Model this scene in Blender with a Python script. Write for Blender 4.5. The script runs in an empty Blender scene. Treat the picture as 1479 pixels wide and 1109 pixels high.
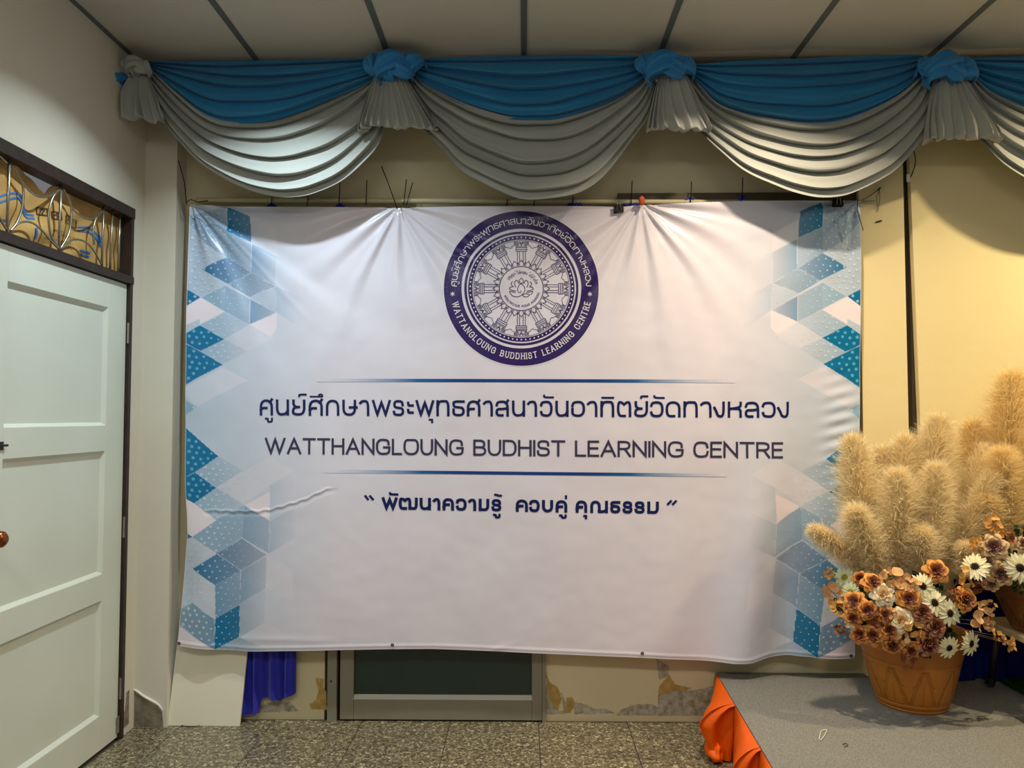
import bpy, bmesh, math, random
import numpy as np
from mathutils import Vector, Matrix, Euler, noise
PI = math.pi
random.seed(7)
scene = bpy.context.scene
C = scene.collection

# ------------------------------------------------------------------ camera, world, lights, exposure
F = 1110.0
EYE = 1.386
PITCH = math.atan(47.5/F)
YAW = math.atan(17.5/F)
cd = bpy.data.cameras.new('camera')
cam = bpy.data.objects.new('camera', cd)
C.objects.link(cam)
cam.location = (0, 0, EYE)
cam.rotation_euler = (PI/2+PITCH, 0, YAW)
cd.sensor_fit = 'HORIZONTAL'; cd.sensor_width = 36; cd.lens = F/1479*36
cd.clip_start = .05
scene.camera = cam
scene.view_settings.view_transform = 'Standard'
scene.view_settings.look = 'None'
scene.view_settings.gamma = 1
scene.view_settings.use_curve_mapping = False
scene.view_settings.exposure = 0.14

w = bpy.data.worlds.new('world'); scene.world = w; w.use_nodes = True
w.node_tree.nodes['Background'].inputs[0].default_value = (.95, .97, 1, 1)
w.node_tree.nodes['Background'].inputs[1].default_value = .16

def area(name, loc, target, size, power, col, sy=None, spread=180):
    l = bpy.data.lights.new(name, 'AREA'); l.energy = power; l.color = col
    l.shape = 'RECTANGLE' if sy else 'DISK'; l.size = size
    if sy: l.size_y = sy
    l.spread = math.radians(spread)
    o = bpy.data.objects.new(name, l); C.objects.link(o); o.location = loc
    o.rotation_euler = (Vector(target)-Vector(loc)).to_track_quat('-Z', 'Y').to_euler()
    return o
area('downlight_cool', (-.98, 2.74, 2.965), (-.98, 2.74, 0), .07, 15.5, (.78, .93, 1.0), spread=125)
area('downlight_warm', (.98, 2.74, 2.965), (.98, 2.74, 0), .07, 21, (1.0, .82, .60), spread=125)
area('downlight_far_warm', (2.75, 2.72, 2.965), (2.75, 2.72, 0), .08, 36, (1.0, .80, .48), spread=150)
area('room_light_near', (-.9, .4, 2.9), (-.9, .6, 0), 1.2, 23, (.93, .98, 1.0), .4)
area('room_light_far', (1.0, .2, 2.9), (1.0, .5, 0), 1.2, 22, (1.0, .92, .78), .4)

# ------------------------------------------------------------------ helpers
RM = cam.rotation_euler.to_matrix()
def ray(px, py):
    return RM @ Vector(((px-739.5)/F, -(py-554.5)/F, -1))
CO = Vector((0, 0, EYE))
def PY(px, py, Y):
    d = ray(px, py); return CO + d*(Y/d.y)
def PX(px, py, X):
    d = ray(px, py); return CO + d*(X/d.x)
def PZ(px, py, Z):
    d = ray(px, py); return CO + d*((Z-EYE)/d.z)

def lin(c):
    c = c/255.0
    return c/12.92 if c <= .04045 else ((c+.055)/1.055)**2.4
def rgb(r, g, b): return (lin(r), lin(g), lin(b), 1)
def mixc(a, b, t): return tuple(a[i]*(1-t)+b[i]*t for i in range(4))

def mat(name, col, rough=.6, spec=.5, metal=0, var=0, vscale=5, bump=0, bscale=50, trans=0, sheen=0, attr=False, coat=0, col2=None):
    m = bpy.data.materials.new(name); m.use_nodes = True
    nt = m.node_tree; N = nt.nodes; L = nt.links
    b = N['Principled BSDF']
    b.inputs['Base Color'].default_value = col
    b.inputs['Roughness'].default_value = rough
    b.inputs['Specular IOR Level'].default_value = spec
    b.inputs['Metallic'].default_value = metal
    b.inputs['Sheen Weight'].default_value = sheen
    b.inputs['Coat Weight'].default_value = coat
    geo = N.new('ShaderNodeNewGeometry')
    if attr:
        a = N.new('ShaderNodeAttribute'); a.attribute_name = 'Col'
        L.new(a.outputs['Color'], b.inputs['Base Color'])
    elif var or col2:
        n = N.new('ShaderNodeTexNoise'); n.inputs['Scale'].default_value = vscale; n.inputs['Detail'].default_value = 6
        L.new(geo.outputs['Position'], n.inputs['Vector'])
        r = N.new('ShaderNodeValToRGB')
        r.color_ramp.elements[0].position = .3; r.color_ramp.elements[1].position = .7
        c2 = col2 or tuple(col[i]*(1-var) for i in range(3))+(1,)
        r.color_ramp.elements[0].color = c2; r.color_ramp.elements[1].color = col
        L.new(n.outputs['Fac'], r.inputs['Fac']); L.new(r.outputs['Color'], b.inputs['Base Color'])
    if bump:
        n2 = N.new('ShaderNodeTexNoise'); n2.inputs['Scale'].default_value = bscale; n2.inputs['Detail'].default_value = 4
        L.new(geo.outputs['Position'], n2.inputs['Vector'])
        bp = N.new('ShaderNodeBump'); bp.inputs['Strength'].default_value = 1; bp.inputs['Distance'].default_value = bump
        L.new(n2.outputs['Fac'], bp.inputs['Height']); L.new(bp.outputs['Normal'], b.inputs['Normal'])
    if trans:
        t = N.new('ShaderNodeBsdfTranslucent'); t.inputs['Color'].default_value = col
        mx = N.new('ShaderNodeMixShader'); mx.inputs[0].default_value = trans
        out = N['Material Output']
        L.new(b.outputs[0], mx.inputs[1]); L.new(t.outputs[0], mx.inputs[2]); L.new(mx.outputs[0], out.inputs['Surface'])
    return m

LOC = {}
def mesh(name, verts, faces, m, parent=None, smooth=False, cols=None, kind=None):
    """links verts (world coordinates) and faces as ONE mesh object"""
    off = LOC.get(parent.name, Vector((0, 0, 0))) if parent else Vector((0, 0, 0))
    me = bpy.data.meshes.new(name)
    me.from_pydata([(v[0]-off[0], v[1]-off[1], v[2]-off[2]) for v in verts], [], faces)
    if smooth: me.polygons.foreach_set('use_smooth', [True]*len(me.polygons))
    if cols is not None:
        a = me.color_attributes.new('Col', 'FLOAT_COLOR', 'POINT')
        a.data.foreach_set('color', [x for c in cols for x in c])
    for mm in (m if isinstance(m, (list, tuple)) else [m]): me.materials.append(mm)
    me.update()
    o = bpy.data.objects.new(name, me); C.objects.link(o)
    if parent: o.parent = parent
    LOC[o.name] = off
    if kind: o['kind'] = kind
    return o
def thing(name, label, cat, loc=(0, 0, 0), group=None):
    o = bpy.data.objects.new(name, None); C.objects.link(o); o.location = loc
    o['label'] = label; o['category'] = cat
    if group: o['group'] = group
    LOC[o.name] = Vector(loc)
    return o
def tag(o, label, cat, group=None):
    o['label'] = label; o['category'] = cat
    if group: o['group'] = group
    return o
def struct(name, loc=(0, 0, 0)):
    o = bpy.data.objects.new(name, None); C.objects.link(o); o.location = loc
    o['kind'] = 'structure'; LOC[o.name] = Vector(loc); return o

class MB:
    def __init__(s): s.v = []; s.f = []; s.c = []
    def add(s, vs, fs, col=None):
        n = len(s.v); s.v += [tuple(v) for v in vs]; s.f += [tuple(i+n for i in f) for f in fs]
        if col is not None: s.c += [col]*len(vs)
    def box(s, x0, x1, y0, y1, z0, z1, bev=0):
        if bev:
            bm = bmesh.new(); bmesh.ops.create_cube(bm, size=1)
            for v in bm.verts: v.co = ((x0+x1)/2+v.co.x*(x1-x0), (y0+y1)/2+v.co.y*(y1-y0), (z0+z1)/2+v.co.z*(z1-z0))
            bmesh.ops.bevel(bm, geom=bm.edges[:], offset=bev, segments=1, affect='EDGES')
            bm.verts.index_update()
            s.add([v.co[:] for v in bm.verts], [[v.index for v in f.verts] for f in bm.faces]); bm.free(); return
        s.add([(x0, y0, z0), (x1, y0, z0), (x1, y1, z0), (x0, y1, z0), (x0, y0, z1), (x1, y0, z1), (x1, y1, z1), (x0, y1, z1)],
              [(0, 3, 2, 1), (4, 5, 6, 7), (0, 1, 5, 4), (1, 2, 6, 5), (2, 3, 7, 6), (3, 0, 4, 7)])
    def tube(s, pts, r, n=6, caps=True):
        pts = [Vector(p) for p in pts]; rs = r if isinstance(r, (list, tuple)) else [r]*len(pts)
        vs = []; fs = []
        up = Vector((0, 0, 1)); prev = None
        for i, p in enumerate(pts):
            t = (pts[min(i+1, len(pts)-1)]-pts[max(i-1, 0)])
            if t.length < 1e-9: t = Vector((0, 0, 1))
            t.normalize()
            a = prev if prev is not None else (up if abs(t.z) < .9 else Vector((1, 0, 0)))
            a = (a-t*a.dot(t)).normalized(); prev = a; b = t.cross(a)
            for k in range(n):
                q = 2*PI*k/n; vs.append(p+(a*math.cos(q)+b*math.sin(q))*rs[i])
        for i in range(len(pts)-1):
            for k in range(n):
                fs.append((i*n+k, i*n+(k+1) % n, (i+1)*n+(k+1) % n, (i+1)*n+k))
        if caps: fs.append(tuple(range(n-1, -1, -1))); fs.append(tuple((len(pts)-1)*n+k for k in range(n)))
        s.add(vs, fs)
    def lathe(s, prof, cx, cy, n=32, arc=2*PI):
        vs = []; fs = []
        for r, z in prof:
            for k in range(n): q = arc*k/n; vs.append((cx+r*math.cos(q), cy+r*math.sin(q), z))
        for i in range(len(prof)-1):
            for k in range(n): fs.append((i*n+k, i*n+(k+1) % n, (i+1)*n+(k+1) % n, (i+1)*n+k))
        s.add(vs, fs)
    def grid(s, fn, nu, nv, close_u=False):
        vs = [fn(i/nu, j/nv) for j in range(nv+1) for i in range(nu+1)]
        fs = [(j*(nu+1)+i, j*(nu+1)+i+1, (j+1)*(nu+1)+i+1, (j+1)*(nu+1)+i) for j in range(nv) for i in range(nu)]
        s.add(vs, fs)
    def build(s, name, m, parent=None, smooth=False, kind=None):
        return mesh(name, s.v, s.f, m, parent, smooth, s.c if s.c else None, kind)

def chaikin(p, n=3):
    for _ in range(n):
        q = [p[0]]
        for a, b in zip(p[:-1], p[1:]):
            q.append((a[0]*.75+b[0]*.25, a[1]*.75+b[1]*.25)); q.append((a[0]*.25+b[0]*.75, a[1]*.25+b[1]*.75))
        q.append(p[-1]); p = q
    return p
def catmull(P, n=8):
    P = [np.array(p, float) for p in P]; P = [2*P[0]-P[1]]+P+[2*P[-1]-P[-2]]
    out = []
    for i in range(1, len(P)-2):
        for k in range(n):
            t = k/n
            out.append(.5*((2*P[i])+(-P[i-1]+P[i+1])*t+(2*P[i-1]-5*P[i]+4*P[i+1]-P[i+2])*t*t+(-P[i-1]+3*P[i]-3*P[i+1]+P[i+2])*t**3))
    out.append(P[-2]); return [tuple(o) for o in out]

# ------------------------------------------------------------------ materials
M = {}
def wallmat(name, col, dark):
    m = mat(name, col, rough=.75, spec=.3, col2=dark, vscale=1.3, bump=.0012, bscale=18)
    return m
M['wall'] = wallmat('cream_wall_paint', rgb(226, 214, 176), rgb(212, 199, 160))
M['wall_left'] = wallmat('off_white_wall_paint', rgb(222, 216, 200), rgb(210, 203, 184))
M['wall_right'] = wallmat('warm_cream_paint', rgb(236, 220, 170), rgb(230, 213, 160))
M['ceiling'] = mat('ceiling_board', rgb(196, 192, 180), .85, .2, var=.06, vscale=3, bump=.0006, bscale=120)
M['tbar'] = mat('grey_ceiling_bar', rgb(92, 98, 98), .5, .4)
M['concrete'] = mat('bare_plaster', rgb(150, 140, 118), .9, .2, col2=rgb(112, 104, 88), vscale=25, bump=.002, bscale=60)
M['ochre'] = mat('ochre_old_paint', rgb(196, 164, 96), .85, .2, col2=rgb(168, 136, 74), vscale=40, bump=.001, bscale=90)
M['greypatch'] = mat('chalky_plaster', rgb(196, 192, 176), .9, .2, col2=rgb(142, 130, 100), vscale=45, bump=.002, bscale=90)
M['paintlip'] = mat('curled_paint_edge', rgb(232, 228, 214), .6)
M['door'] = mat('mint_white_door_paint', rgb(220, 224, 208), .42, .5, col2=rgb(210, 214, 196), vscale=2.2, bump=.0006, bscale=25)
M['brownframe'] = mat('dark_brown_frame', rgb(58, 44, 38), .5, .4, var=.4, vscale=30)
M['steel'] = mat('dull_stainless', rgb(176, 170, 150), .32, .5, metal=.85, var=.25, vscale=25)
M['cardboard'] = mat('brown_cardboard', rgb(206, 168, 104), .75, .2, col2=rgb(184, 142, 80), vscale=8)
M['cardblue'] = mat('blue_box_ink', rgb(40, 110, 180), .7)
M['cardink'] = mat('dark_box_ink', rgb(50, 34, 22), .7)
M['brass'] = mat('aged_brass', rgb(150, 84, 44), .25, .5, metal=.9)
M['darkmetal'] = mat('dark_metal', rgb(52, 46, 42), .4, .5, metal=.6)
M['alu'] = mat('grey_bronze_aluminium', rgb(150, 146, 128), .42, .5, metal=.35, var=.08, vscale=10)
M['alu_highlight'] = mat('aluminium_highlight', rgb(225, 222, 205), .3, .5, metal=.3)  # paler aluminium, the highlight put into the colour
M['glass'] = mat('dark_green_glass', rgb(46, 66, 60), .10, .6, var=.3, vscale=1.2)
M['black'] = mat('black_plastic', rgb(10, 10, 11), .5, .25)
M['white'] = mat('white_laminate_board', rgb(236, 230, 208), .5, .4)
M['poster_edge'] = mat('brown_board_edge', rgb(96, 84, 66), .8)
M['royal'] = mat('royal_blue_cloth', rgb(36, 40, 176), .6, .3, var=.25, vscale=14, sheen=.3)
M['navycloth'] = mat('navy_cloth', rgb(14, 16, 104), .7, .2, var=.35, vscale=10)
M['blue'] = mat('azure_satin', rgb(32, 130, 182), .5, .35, var=.10, vscale=6, sheen=.2)
M['knotblue'] = mat('bright_azure_cloth', rgb(36, 132, 196), .5, .35, var=.12, vscale=10, sheen=.2)
M['grey'] = mat('silver_grey_cloth', rgb(168, 171, 164), .55, .3, var=.07, vscale=5, sheen=.15, bump=.0003, bscale=300)
M['orange'] = mat('orange_satin', rgb(228, 92, 2), .45, .22, var=.12, vscale=8)
M['carpet'] = mat('grey_stage_carpet', rgb(150, 148, 140), .95, .1, col2=rgb(96, 95, 90), vscale=260, bump=.003, bscale=320)
M['turf'] = mat('green_artificial_turf', rgb(36, 92, 34), .9, .1, col2=rgb(18, 52, 18), vscale=160, bump=.006, bscale=200)
M['pot'] = mat('ochre_glazed_clay', rgb(184, 116, 40), .42, .4, col2=rgb(156, 92, 28), vscale=5, bump=.0008, bscale=20)
M['potdark'] = mat('dark_brown_clay', rgb(132, 84, 36), .45, .4, col2=rgb(96, 60, 26), vscale=6, bump=.002, bscale=14)
M['tabletop'] = mat('cream_table_top', rgb(196, 182, 142), .5, .4, var=.06, vscale=3)
M['woodstrip'] = mat('grey_brown_strip', rgb(92, 80, 62), .6, .3, var=.2, vscale=6)
M['pampas'] = mat('pampas_straw', rgb(246, 230, 188), .8, .1, trans=.3)
M['pampas2'] = mat('golden_pampas_straw', rgb(246, 224, 168), .8, .1, trans=.3)
M['pampascore'] = mat('pampas_core', rgb(216, 186, 128), .9, .1)
M['stem'] = mat('dry_stem', rgb(120, 104, 60), .7)
M['print'] = mat('banner_print', (1, 1, 1, 1), .28, .5, attr=True)
M['vinyl'] = mat('banner_vinyl', rgb(226, 220, 230), .28, .5, var=.03, vscale=4)
M['rubber'] = mat('orange_rag', rgb(206, 92, 48), .7)
M['cord'] = mat('brown_cord', rgb(86, 70, 48), .8)
M['pole'] = mat('cream_painted_pole', rgb(206, 196, 158), .5, .4)
M['grout'] = mat('dark_grout', rgb(70, 64, 54), .9)
M['red'] = mat('red_stick', rgb(180, 62, 48), .5)

def terrazzo():
    m = mat('grey_brown_terrazzo', rgb(120, 110, 90), .24, .4)
    nt = m.node_tree; N = nt.nodes; L = nt.links; b = N['Principled BSDF']
    geo = N.new('ShaderNodeNewGeometry')
    mp = N.new('ShaderNodeMapping'); mp.inputs['Scale'].default_value = (1, 1, 1); L.new(geo.outputs['Position'], mp.inputs['Vector'])
    n1 = N.new('ShaderNodeTexNoise'); n1.inputs['Scale'].default_value = 62; n1.inputs['Detail'].default_value = 3; n1.inputs['Roughness'].default_value = .62
    n1.inputs['Distortion'].default_value = 1.2
    L.new(mp.outputs['Vector'], n1.inputs['Vector'])
    r = N.new('ShaderNodeValToRGB'); e = r.color_ramp.elements
    e[0].position = .36; e[0].color = rgb(72, 62, 48); e[1].position = .48; e[1].color = rgb(106, 95, 74)
    for p, c in ((.57, rgb(134, 124, 98)), (.64, rgb(184, 174, 140)), (.74, rgb(206, 198, 166))):
        q = e.new(p); q.color = c
    L.new(n1.outputs['Fac'], r.inputs['Fac'])
    n2 = N.new('ShaderNodeTexNoise'); n2.inputs['Scale'].default_value = 2.2; L.new(geo.outputs['Position'], n2.inputs['Vector'])
    mx = N.new('ShaderNodeMix'); mx.data_type = 'RGBA'; mx.blend_type = 'MULTIPLY'
    mr = N.new('ShaderNodeMapRange'); mr.inputs[3].default_value = .8; mr.inputs[4].default_value = 1.12
    L.new(n2.outputs['Fac'], mr.inputs[0])
    mx.inputs[0].default_value = 1; L.new(r.outputs['Color'], mx.inputs[6]); L.new(mr.outputs[0], mx.inputs[7])
    L.new(mx.outputs[2], b.inputs['Base Color'])
    return m
M['tile'] = terrazzo()

# ------------------------------------------------------------------ room shell
XL = -1.745; YB = 3.57; ZC = 2.986; XR = 3.7; YF = -1.2
DO0, DO1 = -.917, .087          # aluminium door opening in the back wall
mb = MB()
mb.box(XL-.12, DO0, YB, YB+.12, 0, ZC+.05); mb.box(DO1, XR, YB, YB+.12, 0, ZC+.05); mb.box(DO0, DO1, YB, YB+.12, 2.1, ZC+.05)
wall_back = mb.build('wall_back', M['wall'], kind='structure')
LY0, LY1 = 2.36, 3.362          # left door opening, frame included
mb = MB()
mb.box(XL-.12, XL, LY1, YB, 0, ZC+.05); mb.box(XL-.12, XL, YF, LY0, 0, ZC+.05); mb.box(XL-.12, XL, LY0, LY1, 2.31, ZC+.05)
wall_left = mb.build('wall_left', M['wall_left'], kind='structure')
mb = MB(); mb.box(XL, -1.598, 3.47, YB, 0, ZC)
pillar = mb.build('pillar_left', M['wall_left'], kind='structure')
mb = MB(); mb.box(1.537, 1.742, 3.515, YB, 0, ZC)
mb.build('pillar_right', M['wall_right'], kind='structure')
mb = MB(); mb.box(1.742, 1.87, 3.555, YB, 0, ZC)
mb.build('trim_1', M['woodstrip'], kind='structure')

# floor: slab + separate tiles
mb = MB(); mb.box(XL-.12, XR, YF, YB+.12, -.08, -.004)
floor = mb.build('floor', M['grout'], kind='structure')
T = .402
x_ref = PY(650.7, 1033, YB).x; y_ref = YB-.115
tile_me = None
i0 = int(math.floor((XL-x_ref)/T)); i1 = int(math.ceil((XR-x_ref)/T)); jn = 12
for j in range(-1, jn):
    y1 = y_ref-j*T; y0 = y1-T
    if j == -1: y0, y1 = y_ref, YB
    for i in range(i0, i1+1):
        xa, xb = x_ref+i*T, x_ref+(i+1)*T
        xa = max(xa, XL); xb = min(xb, XR)
        if xb-xa < .02: continue
        full = (j >= 0 and abs(xb-xa-T) < 1e-6)
        if full and tile_me is not None:
            o = bpy.data.objects.new('tile', tile_me); C.objects.link(o); o.parent = floor
            o.location = ((xa+xb)/2, (y0+y1)/2, random.uniform(-.0003, .0003))
            continue
        g = .0018; cx, cy = (xa+xb)/2, (y0+y1)/2
        m2 = MB(); m2.box(xa-cx+g, xb-cx-g, y0-cy+g, y1-cy-g, -.02, 0, bev=.0008)
        o = m2.build('tile', M['tile'], floor); o.location = (cx, cy, 0)
        if full: tile_me = o.data

# ceiling: panels hung on grey bars
P0 = .6; HX = [XL] + [-.6*2+.6*k+.0 for k in range(0, 9)]
ceil = struct('ceiling', (0, 0, ZC))
mb = MB(); mb.box(XL-.12, XR, YF, YB+.12, ZC+.03, ZC+.08); mb.build('slab', M['ceiling'], ceil)
ys = [YB, 3.41, 2.20, 1.0, -.2, YF]
for a, b in zip(HX[:-1], HX[1:]):
    for y1, y0 in zip(ys[:-1], ys[1:]):
        mb = MB(); mb.box(a+.001, b-.001, y0+.001, y1-.001, ZC+random.uniform(0, .001), ZC+.012)
        mb.build('ceiling_panel', M['ceiling'], ceil)
for k, x in enumerate(HX):
    mb = MB(); wd = .0125 if k else .02
    mb.box(x-wd if k else x, x+wd, YF, YB if k else YB, ZC-.004, ZC+.002); mb.build('ceiling_bar', M['tbar'], ceil)
for y in ys[1:]:
    mb = MB(); mb.box(XL, XR, y-.014, y+.014, ZC-.008, ZC+.002); mb.build('cross_bar', M['tbar'], ceil)

# peeled paint on pillar and walls (thin skins with real outlines)
def patch(name, pts, Y, m, parent, th=.0015, jag=1.0, X=None):
    P = []
    n = len(pts)
    for i in range(n):
        a = pts[i]; b = pts[(i+1) % n]; d = math.hypot(b[0]-a[0], b[1]-a[1]); k = max(1, int(d/2.5))
        for q in range(k):
            t = q/k; P.append((a[0]*(1-t)+b[0]*t+random.uniform(-jag, jag)*.8, a[1]*(1-t)+b[1]*t+random.uniform(-jag, jag)*.8))
    W = [(PY(x, y, Y) if X is None else PX(x, y, X)) for x, y in P]
    for p in W: p.z = max(p.z, .001)
    off = Vector((0, th, 0)) if X is None else Vector((-th, 0, 0))
    vs = [tuple(p) for p in W]+[tuple(p+off) for p in W]; k = len(W)
    fs = [tuple(range(k))]+[(i, i+k, (i+1) % k+k, (i+1) % k) for i in range(k)]
    return mesh(name, vs, fs, m, parent)
patch('bare_plaster', [(186, 997), (195, 999), (206, 1008), (220, 1016), (227, 1020), (234, 1028), (236, 1050), (187, 1050)], 3.4685, M['concrete'], pillar, jag=.6)
mb = MB()
lip = catmull([(186, 994), (196, 997), (207, 1005), (221, 1013), (229, 1018), (235, 1026)], 5)
mb.tube([PY(x, y, 3.466) for x, y in lip], [.002+.004*math.sin(PI*i/len(lip)) for i in range(len(lip))], 5)
mb.build('curled_paint', M['paintlip'], pillar, True)
patch('bare_plaster', [(183, 1000), (187, 996), (186, 1045), (169, 1060), (169, 1036), (181, 1027)], 0, M['concrete'], wall_left, jag=.4, X=XL+.0015)
yo = YB-.0018
patch('ochre_patch', [(456, 979), (467, 980), (466, 992), (471, 998), (472, 1025), (449, 1024), (447, 1018), (456, 1010), (460, 1000)], yo, M['ochre'], wall_back)
patch('flaked_plaster', [(372, 1020), (400, 1012), (418, 1014), (432, 1027), (372, 1029)], yo, M['greypatch'], wall_back)
patch('ochre_patch', [(788, 970), (793, 984), (806, 993), (811, 1010), (806, 1026), (798, 1020), (792, 1004)], yo, M['ochre'], wall_back)
patch('flaked_plaster', [(786, 985), (792, 1004), (798, 1018), (806, 1028), (814, 1026), (810, 1000), (817, 1012), (816, 1031), (786, 1031)], yo-.0006, M['greypatch'], wall_back)
patch('ochre_patch', [(819, 1008), (827, 1007), (831, 1016), (824, 1029), (816, 1029)], yo, M['ochre'], wall_back)
patch('flaked_plaster', [(830, 1014), (846, 1018), (858, 1024), (876, 1024), (888, 1030), (830, 1031)], yo, M['greypatch'], wall_back)
patch('flaked_plaster', [(898, 1025), (912, 1018), (940, 1017), (958, 1024), (956, 1033), (890, 1033)], yo, M['greypatch'], wall_back)
patch('ochre_patch', [(966, 975), (975, 988), (1000, 994), (980, 1000), (960, 1004), (950, 1006), (952, 992)], yo, M['ochre'], wall_back)
patch('flaked_plaster', [(951, 1004), (975, 998), (1010, 996), (1035, 990), (1040, 1033), (950, 1033)], yo-.0006, M['greypatch'], wall_back)
patch('chalky_patch', [(948, 952), (966, 962), (966, 975), (952, 982)], yo, M['greypatch'], wall_back, jag=.3)

# ------------------------------------------------------------------ left door with transom
def yz(px, py, X=XL): return PX(px, py, X)
door = struct('door_1', (XL, 2.9, 0))
ZT, ZL0, ZL1 = 1.972, 2.005, 2.31
mb = MB()
mb.box(XL-.045, XL+.010, LY1-.022, LY1, 0, ZL1)
mb.box(XL-.10, XL+.012, LY0, LY0+.04, 0, ZL1)
mb.box(XL-.05, XL+.014, LY0, LY1, ZL1-.045, ZL1)
mb.box(XL-.05, XL+.014, LY0, LY1, ZT, ZL0)
mb.build('door_frame', M['brownframe'], door)
y0, y1, z0, z1 = LY0+.043, LY1-.026, .012, ZT-.004
XF = XL-.004; XBk = XL-.042
py0, py1 = 2.56, 3.19
pz = [(.155, .625), (.735, 1.243), (1.35, 1.845)]
mb = MB(); bv = .0015
mb.box(XBk, XF, y0, py0, z0, z1, bv); mb.box(XBk, XF, py1, y1, z0, z1, bv)
rails = [z0, .155, .625, .735, 1.243, 1.35, 1.845, z1]
for a, b in ((z0, .155), (.625, .735), (1.243, 1.35), (1.845, z1)): mb.box(XBk, XF-.0004, py0-.001, py1+.001, a, b, bv)
leaf = mb.build('door_leaf', M['door'], door)
for a, b in pz:
    mb = MB()
    e = .013; d = .015
    fr = [(py0, a), (py1, a), (py1, b), (py0, b)]; inn = [(py0+e, a+e), (py1-e, a+e), (py1-e, b-e), (py0+e, b-e)]
    mid = [(py0+e*.35, a+e*.35), (py1-e*.35, a+e*.35), (py1-e*.35, b-e*.35), (py0+e*.35, b-e*.35)]
    vs = [(XF-.001, p, q) for p, q in fr]+[(XF-.006, p, q) for p, q in mid]+[(XF-d, p, q) for p, q in inn]
    fs = []
    for r in (0, 4):
        for k in range(4): fs.append((r+k, r+(k+1) % 4, r+4+(k+1) % 4, r+4+k))
    fs.append((8, 9, 10, 11)); mb.add(vs, fs)
    mb.build('door_panel', M['door'], door)
# knob, lock and hinges
kp = yz(-16, 779); mb = MB()
prof = [(.0, .030), (.016, .029), (.026, .020), (.028, .008), (.020, -.004), (.010, -.012), (.010, -.030)]
vs = []; n = 20
for r, h in prof:
    for k in range(n): q = 2*PI*k/n; vs.append((XF+.030+h, kp.y+r*math.cos(q), kp.z+r*math.sin(q)))
fs = [(i*n+k, i*n+(k+1) % n, (i+1)*n+(k+1) % n, (i+1)*n+k) for i in range(len(prof)-1) for k in range(n)]
mb.add(vs, fs); mb.build('door_knob', M['brass'], door, True)
lp = yz(3, 643); mb = MB()
mb.box(XF, XF+.005, lp.y-.03, lp.y+.008, lp.z-.016, lp.z+.012, .001)
mb.tube([(XF+.008, lp.y-.03, lp.z), (XF+.008, lp.y+.022, lp.z-.001)], .004, 8); mb.build('latch', M['darkmetal'], door)
for px, py in ((168, 762), (172, 480), (163, 996)):
    hp = yz(px+7, py); mb = MB(); mb.tube([(XL+.004, y1+.003, hp.z-.045), (XL+.004, y1+.003, hp.z+.045)], .0045, 8); mb.build('hinge', M['steel'], door)

# transom grille bars
def bar(pts, name='grille_bar', wd=.006, XX=XL-.012, curve=True):
    P = catmull(pts, 6) if curve and len(pts) > 2 else pts
    mb = MB(); mb.tube([yz(x/5.545, 200+y/5.545, XX) for x, y in P], wd, 6); return mb.build(name, M['steel'], door, True)
for p in ([(75, 120), (55, 800)], [(490, 350), (470, 920)], [(832, 510), (815, 1020)], [(902, 545), (880, 1065)], [(962, 570), (945, 1090)]): bar(p, curve=False, wd=.0054)
bar([(-330, -10), (-352, 560)], curve=False, wd=.0054)
for p in ([(100, 210), (170, 340), (187, 440), (175, 560), (130, 680), (80, 740)],
          [(100, 210), (180, 350), (260, 440), (345, 470), (430, 440), (490, 395)],
          [(495, 400), (430, 460), (395, 560), (390, 660), (410, 780), (480, 890)],
          [(505, 400), (560, 500), (572, 620), (550, 760), (480, 890)],
          [(510, 400), (580, 560), (680, 632), (760, 630), (840, 570)],
          [(80, 740), (160, 675), (250, 672), (330, 730), (400, 810), (475, 890)],
          [(480, 890), (560, 822), (630, 810), (700, 840), (760, 910), (820, 1020)],
          [(830, 560), (770, 640), (745, 740), (755, 850)],
          [(60, 200), (-30, 120), (-150, 60), (-330, 10)], [(60, 740), (-60, 560), (-200, 500), (-340, 540)]):
    bar(p, 'grille_curve', .0040)
# cardboard stuffed behind the grille
def cb(px, py, dx=0):
    return yz(px, py, XL-.040+dx)
def cbd(px, py): return -.006+.008*math.sin(px*.09)+.010*noise.noise(Vector((px*.03, py*.04, 3)))+.006*math.sin(py*.11+px*.05)
cbt = lambda px: np.interp(px, [-90, 0, 35, 52, 58, 68, 72, 100, 140, 170, 178], [170, 228, 244, 258, 272, 281, 268, 274, 293, 312, 318])
cbb = lambda px: np.interp(px, [-90, 0, 178], [318, 352, 402])
cbx = thing('cardboard_sheet', 'brown cardboard sheet with blue stripes stuffed behind the transom grille', 'cardboard', tuple(cb(90, 330)))
def cbf(u, v):
    px = -90+268*u; a = cbt(px); b = cbb(px); py = a+(b-a)*v; p = cb(px, py); p.x += cbd(px, py); return p
mb = MB(); mb.grid(cbf, 90, 26)
nn = len(mb.v); mb.v += [(v[0]-.004, v[1], v[2]) for v in mb.v]; mb.f += [tuple(i+nn for i in reversed(f)) for f in list(mb.f)]
mb.build('sheet', M['cardboard'], cbx, True)

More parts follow.
